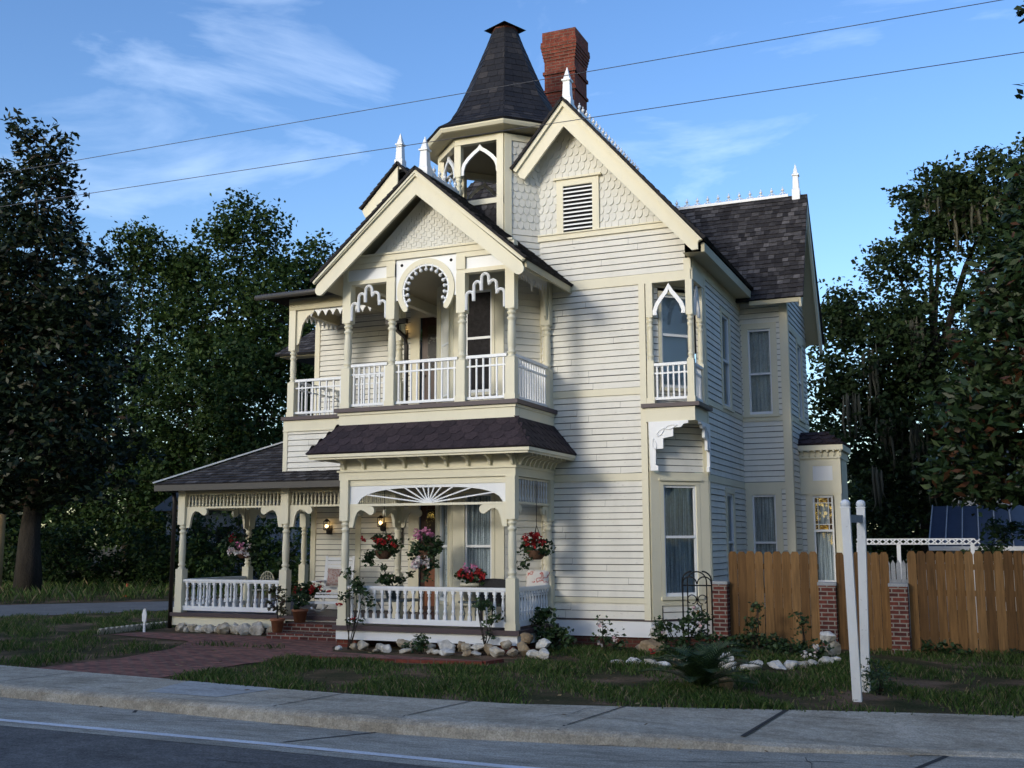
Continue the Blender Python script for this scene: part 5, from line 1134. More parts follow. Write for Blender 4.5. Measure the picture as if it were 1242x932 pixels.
# big magnolia, left edge
tree('magnolia_tree', 'huge dark magnolia at the left edge, taller than the trees beside it', 'tree', (-30.3, 28.4, 0),
     [B(-31.2, 28.5, 14.6, 1.5, 1.5, 2.6), B(-31.2, 28.5, 11.0, 3.0, 3, 2.6), B(-30.6, 28, 7.6, 3.9, 3.4, 2.6), B(-30.0, 28, 4.8, 3.9, 3.4, 2.0), B(-33.5, 28, 9, 3.5, 3, 4), B(-34, 28, 5, 3.5, 3, 2.6), B(-28.3, 28, 9.6, 1.6, 1.6, 1.5)],
     52000, .27, 'leaf_dark', .25, 24, 2.3, .33, shell=.35)
mids = [((-42, 46, 0), [B(-42, 46, 13.5, 4.2, 4, 4), B(-43, 45, 8, 4.5, 4, 4), B(-40, 44, 17, 1.8, 1.8, 1.4), B(-41, 45, 4, 4, 4, 3)], 'tall dark oak with a thin open top just right of the magnolia'),
        ((-36, 46, 0), [B(-36, 46, 14, 3.6, 3.6, 4.2), B(-34.4, 45, 17.6, 2.0, 2, 1.8), B(-36, 44, 8.5, 4.2, 4, 4), B(-36, 44, 4, 4, 4, 3), B(-37.6, 45, 16.0, 1.6, 1.6, 1.4)], 'tall bushy oak whose rounded top rises highest in the left grove'),
        ((-31, 45, 0), [B(-31.4, 45, 12.6, 2.9, 3, 3.4), B(-30.6, 45, 15.6, 1.4, 1.4, 1.5), B(-31.5, 43, 8, 3.8, 3.5, 4), B(-31, 43, 4, 4, 3.5, 3), B(-29, 44, 10, 2.2, 2, 3)], 'leafy oak rising right behind the left porch roof'),
        ((-25, 46, 0), [B(-25.6, 46, 9.6, 3.2, 3, 3), B(-25, 46, 5, 3.6, 3, 4)], 'lower oak behind the left end of the house'),
        ((-19, 47, 0), [B(-19, 47, 7.5, 4.5, 3, 3), B(-19, 47, 3.5, 4.5, 3, 3.4)], 'dark oak hidden behind the left porch of the house')]
for b, bl, lab in mids: tree('oak_tree', lab, 'tree', b, bl, 36000, .235, 'leaf_mid', .40, 40, 1.5, .3, group='trees beyond the side street', shell=.3)
sh = [(-33, 33, 1.7, 2.0), (-30.6, 34.6, 1.5, 2.0), (-28.2, 33.6, 1.9, 2.5), (-25.6, 33.2, 2.2, 3.0), (-22.6, 33.6, 2.1, 2.6), (-19.5, 34, 2.2, 2.8), (-36, 33, 2.0, 2.4)]
for i, (x, y, r, h) in enumerate(sh): tree('shrub', f'dense dark green shrub beyond the side street, {ORD[i]} from the left', 'shrub', (x, y, 0), [B(x, y, h * .6, r, r * .8, h * .65), B(x + .5, y, h * .35, r, r, h * .4)], 3800, .17, 'leaf_mid', .2, 30, 1.6, .06, group='shrubs beyond the side street', shell=.4) if False else None
shl = sorted(sh)
for i, (x, y, r, h) in enumerate(shl): tree('shrub', f'dense dark green shrub beyond the side street, {ORD[i]} of {len(shl)} from the left', 'shrub', (x, y, 0), [B(x, y, h * .6, r, r * .8, h * .65), B(x + .5, y, h * .35, r, r, h * .4)], 3800, .17, 'leaf_mid', .2, 30, 1.6, .06, group='shrubs beyond the side street', shell=.4)
# right: mossy oak, lower tree, magnolia
tree('mossy_oak_tree', 'big live oak draped in grey Spanish moss, right of the house', 'tree', (-1.4, 37, 0),
     [B(-3.0, 36, 7.6, 1.9, 2, 2.0), B(-1.0, 36, 8.0, 2.2, 2, 2.2), B(-3.3, 36, 5.2, 1.6, 2, 1.7), B(-1.2, 36, 5, 2.4, 2, 2.2), B(-2.0, 37, 2.6, 2.4, 2, 1.8), B(-2.2, 36, 10.4, 1.0, 1.0, .7), B(-1.1, 36, 11.3, 1.0, 1, .8), B(-.7, 36, 12.3, 1.5, 1.5, 1.1), B(1.0, 36, 12.6, 2.0, 2, 1.2), B(1.6, 36, 11, 2, 2, 1.4), B(-3.6, 35.5, 9.0, .9, 1, .8), B(3, 36, 9, 3, 2, 3), B(-4.4, 36, 6.6, .8, .8, 1.0)],
     66000, .165, 'leaf_oak', .25, 40, 1.5, .55, top=(-1.2, 37, 8.5), shell=.4, moss=[(-3.0, 34.6, 7.6, 2.2, .25), (-2.6, 34.6, 5.4, 1.8, .35), (-1.7, 34.6, 5.2, 2.0, .3), (-1.3, 34.6, 4.4, 2.2, .2), (-.4, 35.2, 12.0, 1.8, .22), (.3, 35.2, 11.9, 1.2, .35), (-3.5, 34.6, 6.2, 1.7, .3), (-.6, 34.5, 6.6, 1.9, .3), (-1.6, 34.8, 8.4, 1.4, .35), (-.9, 35, 12.2, .9, .2), (1.1, 35.2, 12.2, 1.0, .35), (-2.9, 34.5, 3.9, 1.4, .2)])
tree('small_oak_tree', 'low thin oak just right of the wing gable, far behind', 'tree', (-6.2, 46, 0), [B(-6.0, 46, 5.6, 1.5, 1.5, 1.4), B(-6.6, 46, 3.8, 2, 2, 1.6), B(-5.2, 46, 3.2, 2.2, 2, 2)], 5200, .22, 'leaf_oak', .25, 30, 1.5, .14, shell=.3)
tree('rusty_magnolia_tree', 'glossy magnolia with rusty leaf undersides hanging over the right fence', 'tree', (2.2, 24.5, 0),
     [B(1.7, 24.5, 8.6, 1.0, 1.0, 1.1), B(1.5, 24.4, 7.0, 1.45, 1.4, 1.2), B(1.1, 24.2, 5.6, 1.6, 1.5, 1.1), B(.7, 24.0, 4.3, 1.8, 1.6, .95), B(.5, 23.8, 3.1, 1.7, 1.6, .62), B(2.4, 24, 5, 2, 2, 3)],
     21000, .25, 'leaf_mag', .17, 16, 2.6, .24, shell=.55)
tree('overhanging_tree', 'leafy branch tips of a near tree reaching in at the top right corner', 'tree', (2.2, 13.5, 0), [B(.95, 13.0, 7.85, .28, .4, .28), B(1.0, 13, 7.2, .34, .4, .35), B(.95, 13, 6.65, .30, .4, .28), B(1.7, 13.2, 7.4, .7, .7, 1.0)], 950, .11, 'leaf_oak', .07, 14, 1.6, .16, top=(2.1, 13.4, 7.6), shell=.3)
sap = [(.35, 26.5, 1.9, .5, 'feathery green sapling standing before the blue metal roof')]
for x, y, z, r, lab in sap: tree('sapling', lab, 'sapling', (x, y, 0), [B(x, y, z, r * 1.4, r, r * .55), B(x - .3, y, z - .5, r, r, r * .5)], 900, .13, 'leaf_shrub', .12, 24, 2.2, .03)
# dark woodland closing the view far behind, one mass
wb = [((-112 + i * 6.2 + rng.normal(), 66 + 5 * rng.random(), 2.5 + 2.2 * rng.random()), (4.5, 3, 3.6 + 2 * rng.random())) for i in range(30)]
c = clump_points(wb, 42000, .6, 40, .1); wd = link('woodland', np_mesh('woodland', leaf_verts(c, .85, 1.4), 4, rng.random(len(c)) * .7, 'leaf_mid')); wd['kind'] = 'stuff'; wd['label'] = 'dark woodland closing the view behind the garden trees'; wd['category'] = 'woodland'
for i, (x, y, h, r) in enumerate(((6.5, 12, 11, 3.6), (7.5, 19.5, 12, 4.0), (9, 28, 11, 4.0))):  # unseen trees added to block sky light from the right side wall
    tree('unseen_yard_tree', f'unseen leafy tree added past the right edge to dim skylight, {ORD[i]} from the street', 'tree', (x, y, 0), [B(x, y, h * .75, r * .8, r * .8, h * .25), B(x, y, h * .42, r, r, h * .32)], 3600, .5, 'leaf_mid', .35, 30, 1.4, .25, group='unseen shade trees on the right', shell=.1)
wb = [((-75 + i * 5.2 + rng.normal(), -36, 2.2), (3.6, 2, 3.2)) for i in range(26)]  # unseen hedge added to keep the bright horizon out of window reflections
c = clump_points(wb, 16000, .5, 40, .1); wd = link('unseen_hedgerow', np_mesh('unseen_hedgerow', leaf_verts(c, .7, 1.4), 4, rng.random(len(c)), 'leaf_mid')); wd['kind'] = 'stuff'; wd['label'] = 'unseen hedge mass added across the street to block low horizon light'; wd['category'] = 'hedge'
# unseen trees added behind the camera, heights set to throw the evening shade
ac = [(-47, 17, 7), (-38, 16.6, 6.5), (-32, 16.4, 4.4), (-26.9, 16.2, 3.6), (-22.5, 12.6, 4.2), (-18, 12.9, 4.4), (-12.2, 20, 5), (-4.5, 21, 6), (4, 19, 6), (14, 19, 6.5), (24, 18, 6.5)]
for i, (x, h, r) in enumerate(ac):
    tree('unseen_shade_tree', f'unseen broad leafy tree added across the street for shade, {ORD[i]} of {len(ac)} along the row', 'tree', (x, -28, -.15), [B(x - r * .45, -28, h * .82, r * .62, r * .7, h * .18), B(x + r * .45, -28, h * .82, r * .62, r * .7, h * .18), B(x + r * .3, -28, h * .45, r, r * .7, h * .33), B(x - r * .3, -28, h * .3, r, r * .7, h * .3)], 6500, .6, 'leaf_mid', .35, 30, 1.4, .3, group='unseen shade trees across the street', shell=.1)
# ------------------------------------------------------------------ utility pole and stump at left
mb = MB(); mb.tube([(-29.6, 26.4, 0), (-29.55, 26.4, 2.7)], [.19, .17], 12); tag(mb.build('utility_pole', 'polewood'), 'bare yellow wooden pole at the far left edge beside the side street', 'pole')
for zz, yy, lab, z2 in ((6.86, 10.8, 'upper thin black utility wire crossing the sky', 6.945), (6.31, 10.8, 'lower thin black utility wire crossing the sky before the turret', 6.45)):
    mb = MB(); pts = [(-34 + i * 1.2, yy, zz + (z2 - zz) * (34 - i * 1.2) / 12) for i in range(50)]; mb.tube(pts, .0045, 6); tag(mb.build('utility_wire', 'cable'), lab, 'wire', 'utility wires')
# edging and marker
t = MB()
for i in range(16):
    u = i / 16; p = V((-16.05, 16.85, 0)).lerp(V((-16.2, 19.3, 0)), u); t.prism(V((p.x, p.y, 0)), Y, Z, X, [(0, 0), (.15, 0)] + [(.075 + .075 * math.cos(R(a)), .07 + .05 * math.sin(R(a))) for a in (0, 45, 90, 135, 180)], -.04, .04)
tag(t.build('garden_edging', 'concrete'), 'scalloped concrete edging on the dark lawn left of the porch', 'garden edging')
t = thing('garden_marker', 'small white post marker standing at the end of the scalloped edging', 'garden marker', (-15.55, 17.55, 0)); mb = MB(); mb.box(-.02, .02, -.015, .015, 0, .28); mb.build('stake', 'white', t, local=True); mb = MB(); mb.prism(V((0, -.02, 0)), X, Z, Y, [(-.045, .22), (.045, .22), (.055, .36), (.02, .47), (-.02, .47), (-.055, .36)], 0, .02); mb.build('sign_plate', 'white', t, local=True)
mb = MB(); mb.lathe(-26.5, 29.0, [(.14, 0), (.12, .05), (.05, .3), (.03, .42)], 8); tag(mb.build('utility_flag', 'orange'), 'small orange marker in the tall grass beyond the side street', 'marker')

# ------------------------------------------------------------------ plants and furniture
def leafy(t, blobs, n, size, mat='leaf_shrub', clump=.05, name='foliage', aspect=1.5, droop=0., shell=.2, per=18):
    c = clump_points(blobs, n, clump, per, shell); return link(name, np_mesh(name, leaf_verts(c, size, aspect, None, droop), 4, rng.random(len(c)), mat), t)
def flowers(t, pts, mat, r=.035, n=16, name='flowers'):
    c = np.concatenate([np.array(p) + rng.normal(size=(n, 3)) * r * .55 for p in pts]); return link(name, np_mesh(name, leaf_verts(c, r * 1.1, 1.1), 4, rng.random(len(c)), mat), t)
def ring_pts(c, r, h, k): return [(c[0] + r * rng.normal() * .6, c[1] - abs(r * rng.normal() * .5), c[2] + h * rng.random()) for _ in range(k)]
def hanging_basket(loc, r, ceil, lab, fl, potmat='coir', trail=(), n=700, fr=1.5):
    x, y, z = loc; t = thing('hanging_basket', lab, 'hanging basket', loc, 'hanging flower baskets')
    mb = MB(); mb.lathe(x, y, [(r * .45, z - r * .85), (r * .8, z - r * .5), (r, z), (r * 1.05, z + .01), (r * .9, z)], 14); mb.build('basket', potmat, t)
    mb = MB()
    for a in (30, 150, 270): mb.tube([(x + r * math.cos(R(a)), y + r * math.sin(R(a)), z), (x, y, z + .42)], .006, 4)
    mb.tube([(x, y, z + .42), (x, y, ceil)], .006, 4); mb.build('hanger', 'darkmetal', t)
    leafy(t, [((x, y, z + r * .75), (r * fr, r * fr, r * .85)), ((x, y, z + .02), (r * fr * 1.15, r * fr, r * .4))] + [((x + dx, y - .05, z - dz * .5), (.07, .07, dz * .6)) for dx, dz in trail], n, .075)
    for mat, k, hh in fl: flowers(t, ring_pts((x, y - r * .7, z + hh), r * 1.3, r * .9, k), mat, .045, 18)
    return t
hanging_basket((-9.78, 17.0, 1.62), .17, 2.99, 'red flowering hanging basket with ivy trails, leftmost in the front porch', [('red', 7, .10)], trail=((-.28, .30), (-.2, .2), (.2, .1)))
hanging_basket((-8.80, 16.75, 1.62), .17, 2.99, 'hanging basket with pink blooms above and pale ones below, middle of front porch', [('pink', 9, .22), ('pale', 12, -.28)], trail=((-.1, .4), (.05, .45), (.12, .3), (-.22, .2)))
hanging_basket((-6.98, 17.25, 1.62), .17, 2.8, 'brown hanging basket of red geraniums in the right side opening of the porch', [('red', 10, .12)], trail=((-.24, .32), (-.16, .2), (.22, .05)), n=420)
hanging_basket((-13.9, 18.5, 1.60), .17, 2.9, 'hanging basket of pink and white flowers in the left porch', [('pink', 6, .08), ('pale', 10, -.05)], trail=((-.25, .25), (.25, .2)))
hanging_basket((-14.9, 19.6, 1.72), .16, 2.9, 'brown hanging basket with few red flowers at the dark back of the left porch', [('red', 3, .10)])
def pot(loc, r, h, lab, mat='terra', leaf='leaf_shrub', blobs=None, fl=(), n=300, cat='potted plant', size=.07, group='potted plants on the porch'):
    x, y, z = loc; t = thing('potted_plant', lab, cat, loc, group); mb = MB()
    mb.lathe(x, y, [(r * .68, z), (r * .95, z + h * .82), (r * 1.08, z + h * .82), (r * 1.08, z + h), (r * .95, z + h), (r * .9, z + h * .9)], 16); mb.build('pot', mat, t)
    bl = blobs or [((x, y, z + h + r * .9), (r * 1.4, r * 1.4, r * .9))]; leafy(t, bl, n, size, leaf, .04)
    mb = MB()
    for c, rr in bl: mb.tube([(x, y, z + h * .9), ((x + c[0]) / 2, (y + c[1]) / 2, (z + h + c[2]) / 2), c], .007, 5)
    mb.build('stem', 'bark', t)
    for m, k, hh in fl: flowers(t, ring_pts((x, y - r * .3, z + hh), r * 1.5, .12, k), m, .05, 18)
    return t
pot((-12.28, 17.42, .11), .13, .26, 'terracotta pot with a bronze leaved plant beside the brick steps', blobs=[((-12.28, 17.42, .62), (.17, .2, .18)), ((-12.34, 17.42, .84), (.13, .16, .14)), ((-12.18, 17.42, .48), (.12, .14, .1))], leaf='leaf_bronze', n=330)
pot((-12.10, 17.88, .265), .15, .25, 'wide terracotta pot of low green plants on the top brick step', n=260)
pot((-12.62, 18.9, .375), .22, .22, 'white urn planter with tall red geraniums just inside the porch entrance', 'white', n=620, blobs=[((-12.62, 18.9, .80), (.30, .26, .20))], fl=(('red', 5, .42),))
pot((-7.98, 16.85, .80), .20, .30, 'cream glazed pot with red geraniums standing behind the front railing', 'creampot', n=420, blobs=[((-7.98, 16.8, 1.20), (.33, .25, .14))], fl=(('red', 7, .38), ('pink', 2, .5)))
pot((-9.55, 16.95, .80), .17, .22, 'small planter with low dark leaves on the metal stand behind the front railing', 'slate', n=300, blobs=[((-9.6, 16.95, 1.12), (.26, .2, .12)), ((-9.75, 16.95, 1.3), (.05, .05, .15)), ((-9.2, 16.95, 1.2), (.06, .06, .14))])
def stand(loc, r, h, lab, mat='slate'):
    x, y, z = loc; t = thing('plant_stand', lab, 'plant stand', loc); mb = MB(); mb.lathe(x, y, [(r, z + h - .03), (r, z + h)], 16); mb.build('table_top', mat, t)
    for a in (45, 135, 225, 315): c, s = math.cos(R(a)) * r * .8, math.sin(R(a)) * r * .8; mb = MB(); mb.tube([(x + c * 1.1, y + s * 1.1, z), (x + c * .7, y + s * .7, z + h * .5), (x + c, y + s, z + h - .02)], .014, 6); mb.build('leg', mat, t)
stand((-7.98, 16.85, .375), .24, .42, 'round metal stand under the cream pot behind the front railing'); stand((-9.5, 16.95, .375), .42, .42, 'low grey green metal table under the small planter behind the front railing')
# white slat rocking chair
def rocker(loc, rz, lab, mat='white'):
    t = thing('rocking_chair', lab, 'rocking chair', loc, None, rz); lb = lambda n, bx: None
    def pt(name, boxes=(), beams=()):
        mb = MB()
        for b in boxes: mb.box(*b)
        for b in beams: mb.beam(*b)
        return mb.build(name, mat, t, local=True)
    pt('seat', [(-.27, .27, -.25 + i * .075, -.19 + i * .075, .40 - i * .006, .42 - i * .006) for i in range(7)])
    pt('backrest', [(-.27, .27, .24 + .012 * i, .262 + .012 * i, .46 + i * .072, .52 + i * .072) for i in range(9)], [((s * .285, .23, .36), (s * .285, .37, 1.12), .045, .03) for s in (-1, 1)])
    for s in (-1, 1):
        pt('armrest', [(s * .30 - .045, s * .30 + .045, -.30, .28, .62, .645)])
        pt('leg', [], [((s * .29, -.24, .06), (s * .29, -.24, .62), .04, .04)]); pt('leg', [], [((s * .29, .22, .06), (s * .29, .24, .42), .04, .04)])
        mb = MB(); mb.tube([(s * .29, -.42 + i * .095, .045 + .30 * ((i - 4.5) / 4.5) ** 2 * .28) for i in range(10)], .026, 6); mb.build('rocker', mat, t, local=True)
    pt('stretcher', [(-.29, .29, -.25, -.22, .20, .25), (-.29, .29, -.25, -.22, .32, .37)])
    return t
rk = rocker((-11.98, 18.85, .375), R(12), 'white slatted rocking chair with patterned cushion by the porch entrance')
def cushion(loc, w, h, rz, mat, lab, lean=.3, grp='porch cushions'):
    mb = MB(); n = 12; P = []
    for sgn in (-1, 1):
        for i in range(n + 1):
            for j in range(n + 1):
                a, b = i / n * 2 - 1, j / n * 2 - 1; d = .07 * (max(0, (1 - a ** 4) * (1 - b ** 4)) ** .5); pin = 1 - .06 * (a * a * b * b < .4) * (1 - min(abs(a), abs(b)))
                x, y, z = a * w / 2 * pin, sgn * d, (b * h / 2 * pin); c, s = math.cos(lean), math.sin(lean); P.append((x, y * c + z * s, z * c - y * s))
    m = n + 1; F = [(k * m * m + i * m + j, k * m * m + (i + 1) * m + j, k * m * m + (i + 1) * m + j + 1, k * m * m + i * m + j + 1) for k in (0, 1) for i in range(n) for j in range(n)]
    mb.add(P, F, .5, True); o = mb.build('cushion', mat); o.location = loc; o.rotation_euler = (0, 0, rz); return tag(o, lab, 'cushion', grp)
cushion((-12.01, 19.03, 1.08), .44, .36, R(12), 'plaid', 'faded pink patterned cushion on the white rocking chair')
cushion((-7.22, 17.88, 1.10), .42, .40, R(8), 'floral', 'white cushion with red floral print on the dark wicker chair behind the side railing')
def wicker_chair(loc, rz, lab):
    t = thing('wicker_chair', lab, 'chair', loc, 'dark wicker porch chairs', rz)
    def pt(name, boxes):
        mb = MB()
        for b in boxes: mb.box(*b)
        return mb.build(name, 'wicker', t, local=True)
    pt('seat', [(-.28, .28, -.27, .27, .34, .42)])
    mb = MB(); mb.prism(V((0, .27, 0)), X, Z, Y, [(-.30, .42), (.30, .42), (.31, .74)] + [(.31 * math.cos(R(a)), .74 + .06 * math.sin(R(a))) for a in (20, 60, 90, 120, 160)] + [(-.31, .74)], 0, .05); mb.build('backrest', 'wicker', t, local=True)
    for s in (-1, 1):
        pt('armrest', [(s * .29 - .03, s * .29 + .03, -.27, .27, .42, .60)])
        for y in (-.24, .24): pt('leg', [(s * .25 - .02, s * .25 + .02, y - .02, y + .02, 0, .34)])
    return t
wicker_chair((-7.55, 17.05, .375), R(180), 'dark wicker chair seen from behind in the right corner of the front porch'); wicker_chair((-7.42, 17.70, .375), 0, 'dark wicker chair under the floral cushion behind the side railing')
t = thing('wire_chair', 'round backed pale wire chair behind the left porch railing', 'chair', (-13.75, 18.9, .375)); x, y = -13.75, 18.9
mb = MB(); c = [(x + .17 * math.cos(R(a)), y + .2, .98 + .20 * math.sin(R(a))) for a in range(0, 361, 20)]; mb.tube(c, .012, 6)
for k in range(-3, 4): mb.tube([(x + k * .042, y + .2, .98 - .19 * (1 - (k / 4.2) ** 2) ** .5), (x + k * .042, y + .2, .98 + .19 * (1 - (k / 4.2) ** 2) ** .5)], .006, 4)
for k in (.06, .12): mb.tube([(x + k * math.cos(R(a)), y + .2, .98 + k * math.sin(R(a))) for a in range(0, 361, 24)], .006, 4)
mb.build('backrest', 'creampot', t); mb = MB(); mb.lathe(x, y, [(.19, .80), (.19, .82)], 16); mb.build('seat', 'creampot', t)
for a in (45, 135, 225, 315): mb = MB(); mb.tube([(x + .2 * math.cos(R(a)), y + .2 * math.sin(R(a)), .375), (x + .14 * math.cos(R(a)), y + .14 * math.sin(R(a)), .80)], .010, 5); mb.build('leg', 'creampot', t)
# garden plants
def bush(name, lab, loc, blobs, n, size, mat='leaf_shrub', fl=(), cat='shrub', stems=5, group='garden plants', aspect=1.5, clump=.06):
    x, y, z = loc; t = thing(name, lab, cat, loc, group); mb = MB()
    for k in range(stems):
        c, r = random.choice(blobs) if k >= len(blobs) else blobs[k]; mb.tube([(x + random.uniform(-.05, .05), y, z), ((x + c[0]) / 2 + random.uniform(-.05, .05), (y + c[1]) / 2, (z + c[2]) / 2), (c[0], c[1], c[2] + r[2] * .7)], [.010, .008, .004], 5)
    mb.build('stem', 'bark', t); leafy(t, [((c[0], c[1], c[2]), r) for c, r in blobs], n, size, mat, clump, aspect=aspect)
    for m, k, r in fl: flowers(t, [(c[0] + random.gauss(0, q[0] * .5), c[1] - q[1] * .8, c[2] + random.gauss(0, q[2] * .5)) for c, q in [random.choice(blobs) for _ in range(k)]], m, r, 12)
    return t
bush('climbing_rose', 'thin climbing rose growing up the left post of the front porch', (-9.92, 16.12, 0), [B(-10.05, 16.2, .80, .10, .1, .14), B(-9.82, 16.2, 1.02, .20, .12, .16), B(-9.70, 16.2, .85, .16, .12, .18), B(-10.0, 16.2, 1.22, .10, .08, .08), B(-9.85, 16.2, .48, .10, .08, .06)], 330, .07, fl=(('red', 2, .04),))
bush('climbing_rose', 'thin climbing rose before the right end of the front porch railing', (-7.42, 16.1, 0), [B(-7.45, 16.2, .72, .15, .1, .12), B(-7.32, 16.2, .55, .12, .1, .1), B(-7.4, 16.2, .30, .06, .06, .05), B(-7.6, 16.2, .80, .07, .06, .06)], 200, .07)
bush('dark_shrub', 'dense dark green shrub at the corner between the front porch and the wall', (-6.7, 17.1, 0), [B(-6.72, 17.1, .34, .28, .22, .24), B(-6.75, 17.1, .62, .15, .14, .14), B(-6.55, 17.1, .20, .25, .2, .18)], 800, .085)
bush('dark_shrub', 'small low weed among the heaped rocks of the front porch', (-8.45, 15.9, 0), [B(-8.5, 15.9, .12, .2, .12, .1), B(-8.4, 15.95, .25, .12, .1, .08)], 200, .06)
bush('rose_bush', 'thin rose bush with a few pale blooms before the bare house wall', (-5.65, 16.9, 0), [B(-5.65, 16.9, .25, .17, .15, .18), B(-5.7, 16.9, .46, .08, .08, .08), B(-5.5, 16.9, .15, .15, .12, .1)], 230, .065, fl=(('pale', 3, .05),))
bush('rose_bush', 'wide leafy rose bush at the foot of the iron trellis', (-4.4, 17.0, 0), [B(-4.45, 17.0, .32, .42, .3, .28), B(-4.75, 16.95, .45, .15, .15, .2), B(-4.2, 17.0, .55, .25, .2, .15), B(-3.9, 17.0, .2, .3, .25, .18)], 1100, .07, fl=(('pale', 4, .045), ('red', 1, .05)))
bush('rose_bush', 'spindly rose bush in front of the first fence panel next to the house', (-3.55, 18.0, 0), [B(-3.55, 18.0, .35, .2, .15, .25), B(-3.45, 18, .7, .12, .1, .12), B(-3.2, 18, .2, .25, .2, .15)], 420, .065)
bush('rose_bush', 'thin tall stemmed rose in front of the first fence panel, nearer the middle pillar', (-2.75, 17.9, 0), [B(-2.78, 17.9, .50, .1, .1, .22), B(-2.75, 17.9, .15, .2, .15, .12)], 230, .06)
bush('leafy_plant', 'low leafy plant in the garden bed with a pale bloom beside the white stone', (-2.42, 17.1, 0), [B(-2.45, 17.1, .16, .22, .2, .12), B(-2.9, 17.5, .14, .4, .2, .1)], 480, .07, fl=(('pale', 4, .05),))
bush('leafy_plant', 'low leafy plant along the base of the fence beside the house', (-3.6, 18.45, 0), [B(-3.7, 18.45, .12, .6, .15, .1)], 420, .08)
bush('leafy_plant', 'weedy green tuft at the base of the long fence panel', (-.4, 18.55, 0), [B(-.6, 18.55, .10, .5, .12, .09), B(.5, 18.55, .08, .6, .12, .08)], 420, .08)
bush('leafy_plant', 'small leafy weed at the foot of the white leaning posts', (-1.27, 13.75, 0), [B(-1.25, 13.75, .17, .17, .15, .13), B(-1.32, 13.75, .32, .05, .05, .08)], 330, .06, aspect=3)
# dark palm (cycad)
t = thing('sago_palm', 'dark green sago palm with arching fronds at the front of the garden bed', 'palm', (-3.22, 13.15, 0), 'garden plants'); bx, by_ = -3.22, 13.15
mb = MB(); mb.lathe(bx, by_, [(.09, -.02), (.10, .03), (.05, .08)], 10); mb.build('trunk', 'bark', t)
for i in range(30):
    a = R(i * 137.5); L = random.uniform(.62, .88); lift = .12 + 1.3 * (i / 30) ** .8 + random.uniform(-.08, .08); mb = MB(); P = []
    for k in range(9):
        s = k / 8; P.append(V((bx + math.cos(a) * L * s * math.cos(lift * (1 - .4 * s)), by_ + math.sin(a) * L * s * math.cos(lift * (1 - .4 * s)), .05 + L * s * (math.sin(lift) * (1 - .42 * s * s) + .22 * (1 - s)))))
    mb.tube(P, [.009 - .0008 * k for k in range(9)], 4)
    for k in range(1, 25):
        s = k / 25 * 8; i0 = min(7, int(s)); p = P[i0].lerp(P[i0 + 1], s - i0); d = (P[i0 + 1] - P[i0]).normalized(); side = d.cross(Z).normalized(); ll = .17 * math.sin(math.pi * (.15 + .8 * k / 25)) + .02
        for sg in (-1, 1):
            e = p + side * sg * ll * .8 + d * ll * .5 + Z * .02; w = d * .012; mb.quad(p - w, p + w, e + w * .3, e - w * .3)
    mb.build('frond', 'leaf_shrub', t)

# ------------------------------------------------------------------ sky, sun, camera
EL, AZ = R(15), R(17.5)         # evening sun from the left front: it travels towards +x, +y
w = bpy.data.worlds.new('World'); S.world = w; w.use_nodes = True; nt = w.node_tree
bg = nt.nodes['Background']; sky = nd(nt, 'ShaderNodeTexSky', sky_type='NISHITA'); sky.sun_disc = False
sky.sun_elevation = EL; sky.sun_rotation = math.pi + AZ; sky.air_density = 1.0; sky.dust_density = 1.2; sky.ozone_density = 2.0
tc = nd(nt, 'ShaderNodeTexCoord')
mp = nd(nt, 'ShaderNodeMapping'); mp.inputs['Scale'].default_value = (1.6, 1.6, 5.0); mp.inputs['Rotation'].default_value = (R(8), R(-12), R(35)); mp.inputs['Location'].default_value = (3.1, 1.7, .4); nt.links.new(tc.outputs['Generated'], mp.inputs['Vector'])
n1 = nd(nt, 'ShaderNodeTexNoise'); n1.inputs['Scale'].default_value = 2.1; n1.inputs['Detail'].default_value = 8; n1.inputs['Roughness'].default_value = .56; n1.inputs['Distortion'].default_value = .5; nt.links.new(mp.outputs[0], n1.inputs['Vector'])
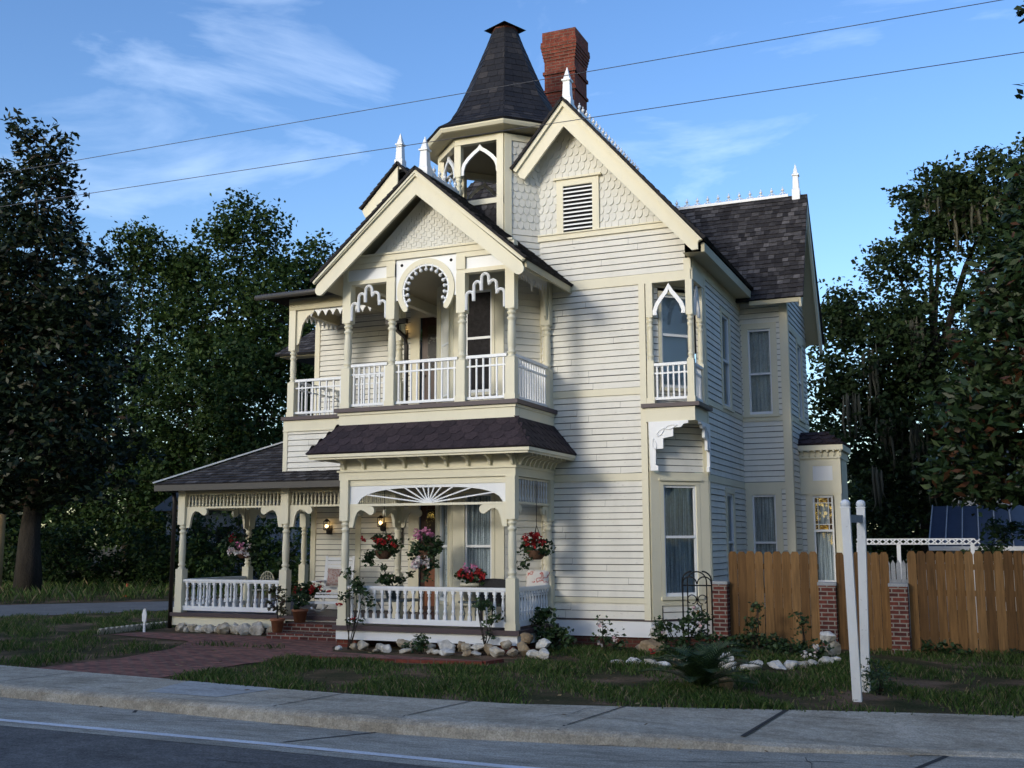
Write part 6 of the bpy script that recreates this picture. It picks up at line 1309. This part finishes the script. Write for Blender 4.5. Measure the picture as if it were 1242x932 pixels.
cr = ramp(nt, [(.55, (0, 0, 0)), (.88, (1, 1, 1))]); nt.links.new(n1.outputs['Fac'], cr.inputs[0])
mul = nd(nt, 'ShaderNodeMath', operation='MULTIPLY'); nt.links.new(cr.outputs[0], mul.inputs[0]); mul.inputs[1].default_value = .55
hs = nd(nt, 'ShaderNodeHueSaturation'); hs.inputs['Saturation'].default_value = 1.22; hs.inputs['Value'].default_value = .80; hs.inputs['Hue'].default_value = .511; nt.links.new(sky.outputs[0], hs.inputs['Color'])
mixn = mixc(nt, mul.outputs[0], hs.outputs[0], (4.6, 5.3, 6.2)); nt.links.new(mixn, bg.inputs['Color']); bg.inputs['Strength'].default_value = .15
ld = bpy.data.lights.new('Sun', 'SUN'); ld.energy = .72; ld.angle = R(9); ld.color = (1, .95, .86); so = bpy.data.objects.new('sun', ld); COL.objects.link(so)
d = V((math.sin(AZ) * math.cos(EL), math.cos(AZ) * math.cos(EL), -math.sin(EL))); so.rotation_euler = d.to_track_quat('-Z', 'Y').to_euler(); so.location = (-10, -30, 30)
cd = bpy.data.cameras.new('Camera'); cam = bpy.data.objects.new('camera', cd); COL.objects.link(cam); S.camera = cam
cd.sensor_fit = 'HORIZONTAL'; cd.sensor_width = 36; cd.lens = 36 * 1325.5 / 1242; cd.clip_end = 2000; cd.clip_start = .1
yaw, pit, rol = -.406304, .143109, -.002675
fw = V((math.sin(yaw) * math.cos(pit), math.cos(yaw) * math.cos(pit), math.sin(pit))); r0 = V((math.cos(yaw), -math.sin(yaw), 0)); u0 = r0.cross(fw)
c, s = math.cos(rol), math.sin(rol); rx = r0 * c + u0 * s; ux = -r0 * s + u0 * c
cam.matrix_world = Matrix(((rx.x, ux.x, -fw.x, 0), (rx.y, ux.y, -fw.y, 0), (rx.z, ux.z, -fw.z, 1.78), (0, 0, 0, 1)))
vs = S.view_settings; vs.view_transform = 'Standard'; vs.look = 'None'; vs.exposure = 1.18; vs.gamma = 1; vs.use_curve_mapping = False
S.cycles.use_denoising = True; S.cycles.max_bounces = 6; S.cycles.transparent_max_bounces = 8
